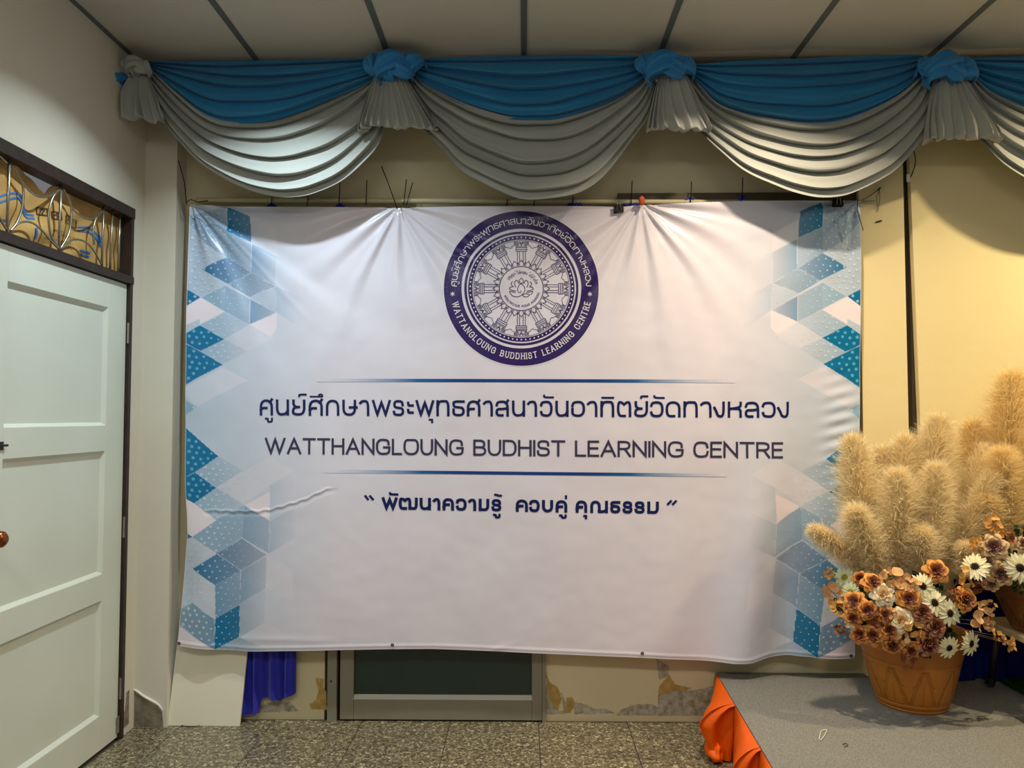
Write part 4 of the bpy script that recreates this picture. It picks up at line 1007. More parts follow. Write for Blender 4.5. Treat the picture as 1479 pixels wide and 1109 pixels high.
# ------------------------------------------------------------------ valance of swags, knots and tails
YV = 3.33
val = thing('draped_valance', 'blue and silver grey swagged valance with knots hanging below the ceiling', 'valance', (0, YV+.05, 2.86))
mb = MB(); mb.box(-1.70, 3.6, YV+.045, YV+.065, PY(700, 110, YV).z, PY(700, 88, YV).z); mb.build('valance_board', M['wall'], val)
def resamp(P, n=60):
    P = catmull(P, 8); d = [0]
    for a, b in zip(P[:-1], P[1:]): d.append(d[-1]+math.hypot(a[0]-b[0], a[1]-b[1]))
    u = np.linspace(0, d[-1], n+1); return list(zip(np.interp(u, d, [p[0] for p in P]), np.interp(u, d, [p[1] for p in P])))
def swag(name, top, bot, m, folds, amp, seed, y0, hem=False):
    NU = 120; NVF = 16
    T_ = resamp(top, NU); B_ = resamp(bot, NU); mb = MB(); rnd = random.Random(seed)
    wts = [rnd.uniform(.7, 1.35) for _ in range(folds)]; s = sum(wts); edges = [0]
    for q in wts: edges.append(edges[-1]+q/s)
    amps = [rnd.uniform(.7, 1.25) for _ in range(folds)]
    nv_ = folds*NVF
    def fn(u, v):
        i = u*NU; k = min(NU-1, int(i)); t = i-k
        tp = (T_[k][0]*(1-t)+T_[k+1][0]*t, T_[k][1]*(1-t)+T_[k+1][1]*t); bt = (B_[k][0]*(1-t)+B_[k+1][0]*t, B_[k][1]*(1-t)+B_[k+1][1]*t)
        fv = v*folds; j = min(folds-1, int(fv)); q = fv-j
        env = math.sin(PI*min(1, max(0, u)))**.5
        # rounded fold: bulges low, tucks back under itself
        zq = q+.205*math.sin(2*PI*q)*env
        ww = edges[j]+(edges[j+1]-edges[j])*zq
        nz = noise.noise(Vector((u*2.2+seed, ww*3.2, seed*.7)))
        nz2 = noise.noise(Vector((u*5.5+seed*2, ww*9, seed*.3)))
        ww2 = min(1, max(0, ww+(.085*nz+.030*nz2)*math.sin(PI*ww)))
        x = tp[0]*(1-ww2)+bt[0]*ww2; y = tp[1]*(1-ww2)+bt[1]*ww2
        last = (j == folds-1 and hem)
        rr = (q-.63) % 1
        prof = math.sin(PI/2*rr/.74)**1.3 if rr < .74 else .5+.5*math.cos(PI*(rr-.74)/.26)
        if (j == 0 and q < .63) : prof *= 1
        fade = 1+.75*noise.noise(Vector((u*1.6, (fv+.37)*1.1+seed, 2)))
        a_ = amp*fade*(.38+.62*env)
        d = a_*prof + .030*math.sin(PI*u)*math.sin(PI*min(1, ww*.8+.1))+.004*nz2
        d += .0035*math.sin(ww*46+nz*6)*(1-env*.55)
        p = PY(x, y, y0); p.y -= d; return p
    mb.grid(fn, NU, nv_)
    return mb.build(name, m, val, True)
SW = [
 ([(212, 91), (300, 92), (400, 90), (480, 88), (548, 86)],
  [(214, 100), (230, 114), (266, 146), (294, 168), (322, 180), (355, 182), (391, 179), (427, 169), (483, 146), (538, 119), (550, 108)],
  [(206, 110), (222, 145), (234, 167), (252.6, 196), (288.6, 234.7), (322, 257), (361, 276), (400, 286), (427, 287), (455, 282), (494, 265), (524, 240), (549, 210), (560, 170), (562, 120)]),
 ([(590, 88), (650, 86), (755, 84), (850, 83.5), (935, 84)],
  [(592, 104), (611, 124), (650, 146), (694, 165), (736, 176), (777, 177), (805, 175), (846.5, 163), (888, 146), (922, 124), (936, 106)],
  [(586, 120), (602, 165), (616, 193), (639, 218), (666, 248.5), (694, 265), (722, 279), (749.5, 290), (777, 291.5), (819, 286), (846.5, 276), (874, 254), (910, 207), (936, 168), (948, 120)]),
 ([(990, 96), (1040, 93), (1129.5, 89), (1220, 85.5), (1330, 82)],
  [(992, 106), (1010, 129), (1035, 155), (1074, 170), (1116, 179), (1157, 184.5), (1199, 183), (1240, 171), (1290, 146), (1322, 120), (1335, 106)],
  [(980, 130), (990, 168), (1002, 186), (1041, 223.6), (1074, 251), (1115.6, 270.7), (1146, 282), (1179, 288.5), (1213, 286), (1240, 276), (1268, 262), (1286.6, 250), (1308, 229), (1326, 205), (1346, 170), (1356, 120)]),
 ([(1390, 87), (1440, 86), (1560, 86), (1640, 86), (1730, 86)],
  [(1394, 104), (1408, 122), (1427, 138), (1451, 151), (1479, 163), (1520, 175), (1560, 180), (1600, 178), (1650, 165), (1700, 135), (1730, 105)],
  [(1386, 130), (1396, 175), (1407, 198), (1429, 224.5), (1449, 244), (1479, 263.5), (1520, 282), (1560, 289), (1600, 284), (1650, 255), (1700, 205), (1735, 130)]),
]
for k, (tp, md, bt) in enumerate(SW):
    swag('blue_swag', tp, md, M['blue'], 5, .038, 3+k*5, YV)['label'] = 'azure blue swag'
    swag('grey_swag', [(x, y-3) for x, y in md], bt, M['grey'], 5, .040, 11+k*7, YV+.012, True)['label'] = 'silver grey swag'
def tail(name, xt, yt, wt, xb, yb, wb, seed, m, npl=9, skew=0):
    mb = MB(); rnd = random.Random(seed); ph = rnd.uniform(0, 6)
    D = YV-.045
    def fn(u, v):
        th = (u-.5)*PI*1.25
        if v < .86: t = v/.86; cur = 0
        else: t = 1; cur = (v-.86)/.14
        wid = (wt*(1-t**.8)+wb*t**.8)/2
        jag = 1+.04*math.sin(u*23+ph)
        y = yt+(yb*jag-yt*jag if False else (yb-yt))*t + (9*noise.noise(Vector((u*5+seed, 0, 1)))+5*noise.noise(Vector((u*17+seed, 3, 1))))*t*t - 5*cur
        x = xt*(1-t)+xb*t + math.sin(th)/math.sin(PI*.625)*wid*(1-.25*cur)
        sv = math.sin(u*PI*2*npl/1.3+ph+3.4*noise.noise(Vector((u*3.5, t*1.3, seed)))); pl = (.006+.034*t)*(1-abs(sv))**.8*1.4*(.6+.8*noise.noise(Vector((u*7, 1, seed)))) 
        pl2 = .010*t*noise.noise(Vector((u*6+seed, t*2.2, 4)))
        dep = math.cos(th)*(.018+.040*t)+pl+pl2
        dep *= (1-.9*cur)
        p = PY(x, y, D); p.y -= dep; return p
    mb.grid(fn, 120, 30)
    o = mb.build(name, m, val, True); return o
tail('cloth_tail', 199, 100, 16, 197, 178, 80, 2, M['grey'], 6)
tail('cloth_tail', 562, 106, 32, 576, 190, 108, 5, M['grey'], 11)
tail('cloth_tail', 970, 100, 26, 980, 193, 88, 9, M['grey'], 7)
tail('cloth_tail', 1370, 106, 34, 1388, 206, 102, 14, M['grey'], 8)
def knot(cx, cy, w_, h_, seed, m, lobes=6):
    mb = MB(); rnd = random.Random(seed)
    bands = []
    for k in range(lobes):
        u0 = (k+.5)/lobes; ox = (u0-.5)*w_*.82
        bands.append((ox, rnd.uniform(-.12, .12)*h_, rnd.uniform(-.9, .9) if k % 2 else rnd.uniform(1.0, 2.1), h_*rnd.uniform(.30, .42), h_*rnd.uniform(.20, .28), rnd.uniform(.0, .03)))
    bands.append((-w_*.05, -h_*.12, .35, w_*.30, h_*.30, .045)); bands.append((w_*.12, h_*.10, 2.6, w_*.22, h_*.24, .040))
    for ox, oy, ang, ra, rb_, fwd in bands:
        sd = rnd.uniform(0, 50); np_ = rnd.choice((3, 4, 5))
        def fn(u, v):
            t = (u-.5)*PI*1.35; th = 2*PI*v+.9*(u-.5)
            ax_ = ra*math.sin(t); lift = math.cos(t)
            taper = .62+.38*math.cos(t)**2
            pl = 1+.34*math.cos(np_*th+1.5*noise.noise(Vector((u*2.5+sd, 0, 1))))+.10*noise.noise(Vector((u*4+sd, math.cos(th)*1.5, math.sin(th)*1.5)))
            r = rb_*taper*pl
            lx = ax_; lz = r*math.cos(th)-ra*.35*(1-lift); 
            x = cx+ox+lx*math.cos(ang)-lz*math.sin(ang); y = cy+oy-(lx*math.sin(ang)+lz*math.cos(ang))
            p = PY(x, y, YV-.045-fwd); p.y -= .030*lift+r*3.3/F*.9*math.sin(th); return p
        mb.grid(fn, 36, 40)
    return mb.build('cloth_knot', m, val, True)
knot(568, 98, 84, 42, 3, M['knotblue'], 6); knot(959, 98, 88, 42, 8, M['knotblue'], 6); knot(1363, 101, 90, 44, 12, M['knotblue'], 6)
knot(198, 98, 48, 26, 5, M['grey'], 4)['label'] = 'silver grey knot in the corner'
knot(171, 115, 18, 30, 9, M['knotblue'], 2)

# ------------------------------------------------------------------ things by the left foot of the wall
def slab_from(name, front, th, m, label, cat):
    n = len(front); d = Vector((0, th, 0)); vs = [tuple(p) for p in front]+[tuple(p+d) for p in front]
    fs = [tuple(range(n)), tuple(range(2*n-1, n-1, -1))]+[(i, i+n, (i+1) % n+n, (i+1) % n) for i in range(n)]
    return tag(mesh(name, vs, fs, m), label, cat)
bl, br = PZ(242, 1041, .002), PZ(346, 1045, .002); bl.y = br.y = 3.487; bl = Vector((PY(242, 1040, 3.487).x, 3.487, .002)); br = Vector((PY(346, 1044, 3.487).x, 3.487, .001))
tr = Vector((PY(358.5, 935, 3.535).x, 3.545, .62)); tl = Vector((PY(256.5, 935, 3.535).x, 3.545, .62))
tr.x += .02; tl.x += .02
slab_from('white_board', [bl, br, tr, tl], .012, M['white'], 'plain white board leaning on the wall below the banner corner', 'board')
mb = MB()
def bc(u, v):
    x = 344+84*u; yb = 1034-6*u if u < .42 else 1008+4*math.sin(u*9); yb = np.interp(u, [0, .38, .44, .7, .95, 1], [1034, 1030, 1008, 1012, 1004, 1002])
    y = 900+(yb-900)*v; p = PY(x+3*v*math.sin(u*12), y, 3.535); p.y -= .012*math.sin(u*22+v)+.006*math.sin(u*47); p.z = max(p.z, .004); return p
mb.grid(bc, 90, 24)
tag(mb.build('blue_curtain', M['royal'], None, True), 'royal blue cloth hanging beside the white board under the banner', 'cloth')
mb = MB(); a = PZ(389, 1029, .006); b = PZ(417, 1033, .006); mb.tube([a, b], .0035, 6)
tag(mb.build('thin_stick', M['red'], None, True), 'thin red stick lying on the floor by the wall', 'stick')
mb = MB(); mb.tube([PZ(x, y, .004) for x, y in catmull([(250, 1043), (262, 1047), (276, 1050), (292, 1046), (300, 1043)], 4)], .0014, 5)
tag(mb.build('thin_wire', M['black'], None, True), 'thin dark wire curled on the floor under the white board', 'wire')

# ------------------------------------------------------------------ stage
ZS = .226; XS = .865
def XSf(y): return .870-.053*(3.52-y)
mb = MB(); q_ = [(XSf(.9), .9), (XR-.05, .9), (XR-.05, 3.56), (XSf(3.56), 3.56)]
mb.add([(x, y, 0) for x, y in q_]+[(x, y, ZS) for x, y in q_], [(3, 2, 1, 0), (4, 5, 6, 7), (0, 1, 5, 4), (1, 2, 6, 5), (2, 3, 7, 6), (3, 0, 4, 7)])
stage = mb.build('stage_platform', M['carpet']); tag(stage, 'low grey carpeted stage platform with orange skirt', 'stage')
# orange satin skirt on the left side
sk = thing('orange_skirt', 'bright orange satin skirt pleated along the stage side', 'cloth', (XS, 2.6, 0))
PER = .41
def skf(u, v):
    tt = u*5.9+1.05; k = int(tt); g = tt-k        # one big box fold per unit
    yk = 3.17-PER*(k-1)+.5*PER*0; hv = math.sin(PI*min(1, v/.84))**.55*(.98 if v < .42 else .98-.45*(v-.42)/.58) if v > 0 else 0
    if v > .42: hv = .97-.42*((v-.42)/.58)
    amp_ = .122*(1+.22*math.sin(k*2.3))
    if g < .62: f = g/.62; y = yk+PER*(1-f); o = amp_*f**1.25; y += .006*math.sin(f*17+v*3)
    else: f = (g-.62)/.38; y = yk-.012*math.sin(PI*f)+.018*v*f+.010*math.sin(f*9+v*4); o = amp_*(1-f)
    o2 = .007*math.sin(u*96+3*v)*v+.006*noise.noise(Vector((u*30, v*4, 7)))*v
    y = min(y-.05*v*hv*.3, 3.556)
    return (XSf(y)-.005-o*hv-o2-.012*v, y, max(.003, ZS+.003-(ZS)*v-.004*math.sin(g*6)*v))
mb = MB(); mb.grid(skf, 700, 30); mb.build('pleated_cloth', M['orange'], sk, True)
mb = MB()
def puff(u, v):
    q = 2*PI*u; h = PI*v; n = noise.noise(Vector((math.cos(q)*1.6, math.sin(q)*1.6, h*1.5))); r = 1+.4*n+.12*math.sin(6*q+3*h)
    return (XSf(3.2)-.085+.032*r*math.sin(h)*math.cos(q), 3.19+.060*r*math.sin(h)*math.sin(q), max(.004, .036+.042*r*math.cos(h)))
mb.grid(puff, 40, 22); mb.build('bunched_hem', M['orange'], sk, True)
# turf, stray thread
mb = MB(); q0 = PZ(1424, 974, ZS); xx = q0.x
def tf(u, v): 
    return (xx+1.4*u, 3.52-1.5*v, ZS+.012+.004*noise.noise(Vector((u*60, v*60, 0))))
mb.grid(tf, 120, 120); 
mb.box(xx, xx+1.4, 2.02, 3.52, ZS+.001, ZS+.009)
tag(mb.build('turf_mat', M['turf']), 'dark green artificial turf mat on the stage near the side table', 'mat')
mb = MB(); mb.tube([PZ(x, y, ZS+.004) for x, y in catmull([(1183, 1068), (1186, 1056), (1194, 1054), (1190, 1063), (1185, 1069)], 4)], .0012, 5)
tag(mb.build('loose_thread', M['white'], None, True), 'tiny pale loose thread lying on the grey carpet', 'thread')
mb = MB(); mb.tube([PZ(x, y, ZS+.004) for x, y in catmull([(1217, 1075), (1222, 1073), (1224, 1077), (1219, 1078)], 4)], .0012, 5)
tag(mb.build('lint_curl', M['black'], None, True), 'tiny dark curl of lint on the grey carpet', 'lint')

# large cream board behind the flowers, blue drape, side table
e = [PY(1313.5, 225, 3.50), PY(1329, 600, 3.50)]
sl = (e[1].x-e[0].x)/(e[0].z-e[1].z)
def ex(z): return e[0].x+(e[0].z-z)*sl
slab_from('cream_panel', [Vector((ex(ZS), 3.50, ZS+.002)), Vector((3.5, 3.50, ZS+.002)), Vector((3.45, 3.50, 2.92)), Vector((ex(2.92), 3.50, 2.92))], .03, M['wall_right'],
          'tall cream board leaning against the wall behind the pampas', 'board')
mb = MB()
def bd(u, v):
    return (1.90+1.5*u, 3.465-.016*math.sin(u*64+.6*math.sin(v*3))-.006*math.sin(u*150), ZS+.004+(1-v)*.44)
mb.grid(bd, 220, 10)
tag(mb.build('navy_drape', M['navycloth'], None, True), 'dark navy cloth hung along the wall behind the flower pots', 'cloth')
tb = thing('side_table', 'low cream topped side table holding the farther flower pot', 'table', (2.5, 3.15, ZS))
ZT2 = .515
mb = MB(); mb.box(1.98, 3.1, 2.85, 3.43, ZT2-.028, ZT2, .004); mb.build('tabletop', M['tabletop'], tb)
for x, y in ((2.03, 3.38), (2.07, 2.92), (3.04, 3.38), (3.04, 2.92)):
    mb = MB(); mb.tube([(x-.03, y, ZS+.014), (x+.01, y, ZT2-.028)], .013, 8); lg = mb.build('leg', M['darkmetal'], tb, True)
    mb = MB(); mb.tube([(x-.036, y, ZS+.013), (x-.026, y, ZS+.040)], .019, 8); mb.build('rubber_foot', M['black'], lg)
# cable and tape by the dark gap
mb = MB(); mb.tube([PY(x, y, 3.49) for x, y in catmull([(1316, 212), (1321, 222), (1322, 236), (1317, 252), (1311, 262)], 5)], .0022, 6)
tag(mb.build('black_cable', M['black'], None, True), 'short black cable looped beside the dark wall gap', 'cable')
mb = MB(); p = PY(1312, 257, 3.49); mb.box(p.x-.008, p.x+.008, 3.486, 3.494, p.z-.018, p.z+.018, .002)
tag(mb.build('tape_piece', M['paintlip']), 'small piece of pale tape on the dark wall gap', 'tape')

# ------------------------------------------------------------------ pots
def pot(cx, cy, z0, rb, rt, h, m, label):
    t = thing('flower_pot', label, 'pot', (cx, cy, z0)); mb = MB(); n = 420; rows = 150
    def R(k, q):
        r = rb+(rt-rb)*(k**.9)
        g = 0
        if k < .12: g = -.003*max(0, math.cos((k-.04)/.035*PI)) if k > .02 else 0
        elif k < .62:
            a = (q*9/(2*PI)) % 1; b = (k-.14)/.46
            for o_ in (0, .12, .24):
                d = abs(abs(a-.5)*2*1.25-o_-(1-b)*.9)
                if d < .05 and b < 1: g = -.006*(1-d/.05)
            a2 = (q*27/(2*PI)) % 1
            if abs(a2-.5) < .08 and b < .55 and g == 0: g = -.0035
        elif .64 < k < .68: g = -.003
        return r+g
    vs = []; fs = []
    for j in range(rows+1):
        k = j/rows
        for i in range(n): q = 2*PI*i/n; r = R(k, q); vs.append((cx+r*math.cos(q), cy+r*math.sin(q), z0+.001+h*k))
    for j in range(rows):
        for i in range(n): fs.append((j*n+i, j*n+(i+1) % n, (j+1)*n+(i+1) % n, (j+1)*n+i))
    fs.append(tuple(range(n-1, -1, -1))); mb.add(vs, fs); mb.build('pot_body', m, t, True)
    mb = MB(); mb.lathe([(rt-.002, z0+h-.012), (rt+.014, z0+h-.010), (rt+.016, z0+h+.006), (rt+.006, z0+h+.012), (rt-.012, z0+h+.006), (rt-.016, z0+h-.03), (rt-.03, z0+h-.05)], cx, cy, 80); mb.build('pot_rim', m, t, True)
    mb = MB(); mb.lathe([(.001, z0+h-.03), (rt-.016, z0+h-.035)], cx, cy, 40); mb.build('foam_fill', M['stem'], t)
    return t
PC1 = PY(1316, 960, 3.20); PX1, PY1_ = PC1.x, 3.20
pot(PX1, PY1_, ZS, .132, .205, .29, M['pot'], 'ochre clay pot with carved zigzags standing on the grey stage')
PX2, PY2_ = PY(1507, 870, 3.20).x, 3.20
pot(PX2, PY2_, ZT2, .11, .20, .215, M['potdark'], 'darker brown clay pot standing on the cream side table')

# ------------------------------------------------------------------ flowers
def petal(mb, phi, hw, r0, r1, z0, z1, curl, n=5, m_=5, point=.0, cup=.25):
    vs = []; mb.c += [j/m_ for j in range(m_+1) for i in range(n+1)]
    for j in range(m_+1):
        b = j/m_; r = r0+(r1-r0)*b; z = z0+(z1-z0)*b**.7-curl*max(0, b-.6)**2*6
        wd = hw*math.sin(PI*min(.97, .18+.72*b))**.6*(1-point*b*b)
        for i in range(n+1):
            a = i/n*2-1; rr = r-cup*.25*a*a*(r1-r0)-(.10*(r1-r0)*abs(a)**3 if j == m_ else 0); q = phi+a*wd
            vs.append((rr*math.cos(q), rr*math.sin(q), z+cup*.25*a*a*(.5+b*.5)))
    mb.add(vs, [(j*(n+1)+i, j*(n+1)+i+1, (j+1)*(n+1)+i+1, (j+1)*(n+1)+i) for j in range(m_) for i in range(n)])
def rose_meshes(seed):
    rnd = random.Random(seed); A = MB(); B = MB()
    for k in range(7): petal(A, k*2*PI/7+rnd.uniform(-.15, .15), .56, .3, 1.08*rnd.uniform(.90, 1.06), -.30, .02+rnd.uniform(-.08, .08), .34, point=.12)
    for k in range(6): petal(A, k*2*PI/6+.4+rnd.uniform(-.15, .15), .58, .25, .88*rnd.uniform(.92, 1.05), -.22, .26+rnd.uniform(-.05, .05), .22, point=.10)
    for k in range(6): petal(A, k*2*PI/6+.1+rnd.uniform(-.15, .15), .56, .20, .68*rnd.uniform(.94, 1.05), -.18, .42+rnd.uniform(-.04, .04), .14)
    for k in range(5): petal(B, k*2*PI/5+.9+rnd.uniform(-.1, .1), .66, .14, .52, -.12, .50, .05)
    for k in range(4): petal(B, k*2*PI/4+.2, .80, .10, .37, -.1, .55, .02)
    for k in range(3): petal(B, k*2*PI/3+.7, 1.0, .05, .23, -.1, .56, 0)
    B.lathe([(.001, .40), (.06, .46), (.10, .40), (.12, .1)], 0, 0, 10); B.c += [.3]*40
    return A, B
def daisy_meshes(seed):
    rnd = random.Random(seed); A = MB(); B = MB()
    for lay in range(2):
        n = 12
        for k in range(n):
            phi = (k+.5*lay)*2*PI/n+rnd.uniform(-.06, .06); L_ = rnd.uniform(.88, 1.04); up = -.02-.10*lay+rnd.uniform(-.04, .08); vs = []
            for j in range(6):
                b = j/5; r = .2+(L_-.2)*b; wd = .145*math.sin(PI*min(.985, .16+.80*b))**.8
                for a in (-1, 0, 1):
                    vs.append((r*math.cos(phi)-a*wd*math.sin(phi), r*math.sin(phi)+a*wd*math.cos(phi), up*b*1.4+.05*abs(a)-.10*b*b+.06))
            A.add(vs, [(j*3+i, j*3+i+1, (j+1)*3+i+1, (j+1)*3+i) for j in range(5) for i in range(2)])
    def dome(u, v):
        q = 2*PI*u; r = .34*v; return (r*math.cos(q), r*math.sin(q), .16-.10*v*v+.02*math.sin(q*9+v*20))
    B.grid(dome, 24, 7); return A, B
def leaf_cluster(seed, nleaf=9):
    rnd = random.Random(seed); A = MB(); S = MB()
    pts = [Vector((0, -.6, -.5)), Vector((.05, -.2, -.1)), Vector((.0, .3, .1)), Vector((-.05, .8, .15))]
    S.tube([tuple(p) for p in pts], .03, 5)
    for k in range(nleaf):
        t = k/(nleaf-1); c = Vector((0, -.45+1.2*t, -.1+.25*t)); sd = 1 if k % 2 else -1
        r = rnd.uniform(.30, .44)*(1-.25*t); c += Vector((sd*rnd.uniform(.2, .5), rnd.uniform(-.1, .1), rnd.uniform(-.1, .3)))
        R_ = Euler((rnd.uniform(-.7, .7), rnd.uniform(-.8, .8), rnd.uniform(0, 6))).to_matrix(); vs = [c+R_ @ Vector((0, 0, -.06))]; n = 12
        for ring in (.55, 1):
            for i in range(n): q = 2*PI*i/n; vs.append(c+R_ @ Vector((r*ring*math.cos(q)*(1+.12*math.cos(q)), r*ring*math.sin(q)*.92, .06*ring*ring+.05*math.sin(3*q)*ring)))
        A.add(vs, [(0, 1+i, 1+(i+1) % n) for i in range(n)]+[(1+i, 1+n+i, 1+n+(i+1) % n, 1+(i+1) % n) for i in range(n)])
    return A, S
def protomesh(mb, name, m, smooth=True, grad=None):
    me = bpy.data.meshes.new(name); me.from_pydata([tuple(v) for v in mb.v], [], mb.f)
    if smooth: me.polygons.foreach_set('use_smooth', [True]*len(me.polygons))
    if grad:
        a = me.color_attributes.new('Col', 'FLOAT_COLOR', 'POINT')
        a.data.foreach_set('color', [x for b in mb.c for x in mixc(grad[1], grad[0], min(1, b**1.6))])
    me.materials.append(m); me.update(); return me
PETAL = mat('graded_flower_petal', (1, 1, 1, 1), .6, .25, attr=True)
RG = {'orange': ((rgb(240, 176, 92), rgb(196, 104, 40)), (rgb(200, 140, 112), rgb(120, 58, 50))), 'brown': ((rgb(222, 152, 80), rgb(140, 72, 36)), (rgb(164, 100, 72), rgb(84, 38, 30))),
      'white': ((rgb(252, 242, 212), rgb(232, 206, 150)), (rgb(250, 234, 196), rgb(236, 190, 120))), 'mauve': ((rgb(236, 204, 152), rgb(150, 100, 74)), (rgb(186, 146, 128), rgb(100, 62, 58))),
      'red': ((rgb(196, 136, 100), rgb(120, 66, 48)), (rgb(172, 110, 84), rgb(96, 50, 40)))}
def fm(name, a, b, sc=30, trans=.15): return mat(name, a, .6, .25, col2=b, vscale=sc, trans=trans)
FM = {
 'orange': (fm('amber_petals', rgb(228, 164, 84), rgb(206, 132, 62)), fm('mauve_brown_petals', rgb(176, 116, 92), rgb(140, 84, 72))),
 'brown': (fm('rust_petals', rgb(206, 138, 72), rgb(162, 96, 56)), fm('deep_brown_petals', rgb(146, 86, 62), rgb(110, 60, 46))),
 'white': (fm('cream_petals', rgb(246, 234, 200), rgb(238, 222, 184)), fm('warm_cream_petals', rgb(244, 222, 172), rgb(236, 206, 150))),
 'mauve': (fm('tan_petals', rgb(224, 190, 138), rgb(190, 150, 106)), fm('dusky_mauve_petals', rgb(164, 124, 108), rgb(128, 90, 80))),
 'red': (fm('reddish_brown_petals', rgb(178, 118, 86), rgb(146, 90, 66)), fm('dark_red_brown_petals', rgb(156, 96, 72), rgb(124, 72, 56))),
 'daisy': (fm('ivory_daisy_petals', rgb(248, 242, 208), rgb(238, 228, 180)), mat('dark_daisy_centre', rgb(48, 34, 20), .9, .1, bump=.001, bscale=400)),
 'daisyg': (fm('pale_green_daisy_petals', rgb(236, 240, 200), rgb(214, 222, 168)), mat('yellow_green_centre', rgb(150, 140, 60), .9, .1)),
 'peach': fm('peach_leaves', rgb(232, 188, 134), rgb(212, 156, 100), 20), 'gold': fm('golden_leaves', rgb(228, 176, 96), rgb(200, 142, 70), 20),
 'rust': fm('rust_leaves', rgb(150, 88, 50), rgb(120, 66, 38), 20), 'green': fm('dark_green_leaves', rgb(58, 74, 36), rgb(34, 46, 22), 20)}
PM = {}
for k in ('orange', 'brown', 'white', 'mauve', 'red'):
    for s in range(2):
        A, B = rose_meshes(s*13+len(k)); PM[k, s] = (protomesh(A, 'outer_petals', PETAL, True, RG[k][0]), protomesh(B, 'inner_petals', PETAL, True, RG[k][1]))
for k in ('daisy', 'daisyg'):
    for s in range(2): A, B = daisy_meshes(s+5); PM[k, s] = (protomesh(A, 'petals', FM[k][0]), protomesh(B, 'flower_centre', FM[k][1]))
for k in ('peach', 'gold', 'rust', 'green'):
    for s in range(3): A, B = leaf_cluster(s*3+1, 8+s); PM[k, s] = (protomesh(A, 'leaves', FM[k]), protomesh(B, 'twig', M['stem']))
def place(kind, var, px, py, r, potc, label, cat, name, tilt=(0, 0), grp=None, dpt=None, roll=None):
    cx, cy, cz = potc
    # depth on a dome around the bouquet
    hx = (PY(px, py, cy-.15).x-cx)/.34; hz = (PY(px, py, cy-.15).z-cz)/.26
    bul = math.sqrt(max(0, 1-hx*hx*.8-hz*hz*.7)); Yd = cy-.10-.17*bul if dpt is None else dpt
    c = PY(px, py, Yd); R_ = r*Yd/F
    r *= 1.0; nrm = Vector((hx*.55+tilt[0], -1, hz*.35+.15+tilt[1])).normalized()
    t = thing(name, label, cat, tuple(c), grp)
    q = nrm.to_track_quat('Z', 'Y'); q = q @ Euler((0, 0, roll if roll is not None else random.uniform(0, 6.28))).to_quaternion()
    t.rotation_mode = 'QUATERNION'; t.rotation_quaternion = q; t.scale = (R_, R_, R_)
    a, b = PM[kind, var]; names = {'daisy': ('petals', 'flower_centre'), 'daisyg': ('petals', 'flower_centre')}.get(kind, ('leaves', 'twig') if kind in ('peach', 'gold', 'rust', 'green') else ('outer_petals', 'inner_petals'))
    for nm_, me in zip(names, (a, b)):
        o = bpy.data.objects.new(nm_, me); C.objects.link(o); o.parent = t
    # stem down into the pot
    Mi = (Matrix.Translation(c) @ q.to_matrix().to_4x4() @ Matrix.Scale(R_, 4)).inverted()
    end = Vector((cx+(c.x-cx)*.25, cy+(c.y-cy)*.2, cz-.16)); mid = Vector((c.x*.45+cx*.55, cy-.02+(c.y-cy)*.35, (c.z+cz)/2-.02))
    st0 = c-nrm*R_*.1
    P = catmull([(st0.x, st0.y, st0.z), (mid.x, mid.y, mid.z), (end.x, end.y, end.z)], 4)
    mb = MB(); mb.tube(P, .0022 if kind not in ('peach', 'gold', 'rust') else .0011, 5); vs = [Mi @ Vector(v) for v in mb.v]
    me = bpy.data.meshes.new('stem'); me.from_pydata([tuple(v) for v in vs], [], mb.f); me.materials.append(M['stem']); o = bpy.data.objects.new('stem', me); C.objects.link(o); o.parent = t
    return t
C1 = (PX1, PY1_, ZS+.29+.06); C2 = (PX2, PY2_, ZT2+.215+.06)
g1 = 'roses in the ochre pot'; g2 = 'white flowers in the ochre pot'
RO = [('orange', 1352.4, 824.6, 18.5, 'big amber rose highest in the ochre pot beneath the pampas'), ('orange', 1261, 841.4, 16, 'amber rose directly above the upper cream rose'),
      ('brown', 1243, 836, 12, 'small dark brown rose beside the pale green daisy'), ('orange', 1312.5, 864.4, 18, 'amber rose between the two cream roses and daisies'),
      ('orange', 1233.5, 868.6, 16, 'amber rose below the pale green daisies'), ('orange', 1252.7, 880.8, 15.5, 'amber rose with mauve heart left of the lower cream rose'),
      ('orange', 1394.6, 866, 18, 'amber rose standing apart near the navy cloth'), ('brown', 1261, 918, 15, 'rust rose hanging over the pot rim, second from the left edge'),
      ('brown', 1242, 916, 14, 'rust rose at the lower left edge above the pot rim'), ('brown', 1284, 910, 14, 'rust rose just under the lower cream rose'),
      ('brown', 1279, 888, 12, 'rust rose between the two cream roses'), ('red', 1341, 931, 19, 'large reddish brown rose over the middle of the pot rim'),
      ('brown', 1289, 932, 14, 'rust rose low over the pot rim below the lower cream rose'), ('red', 1352, 905, 17, 'reddish brown bloom below the dark centred daisies'),
      ('red', 1333, 884, 16, 'reddish brown bloom to the right of the lower cream rose'), ('brown', 1232, 893, 13, 'dull brown rose at the far left edge of the bouquet'), ('brown', 1316, 940, 12, 'small brown rose touching the pot rim centre')]
for i, (k, x, y, r, lab) in enumerate(RO): place(k, i % 2, x, y, r, C1, lab.replace('left of', 'beside').replace('right of', 'next to'), 'rose', 'rose', grp=g1, tilt=(random.uniform(-.25, .25), random.uniform(-.2, .2)))
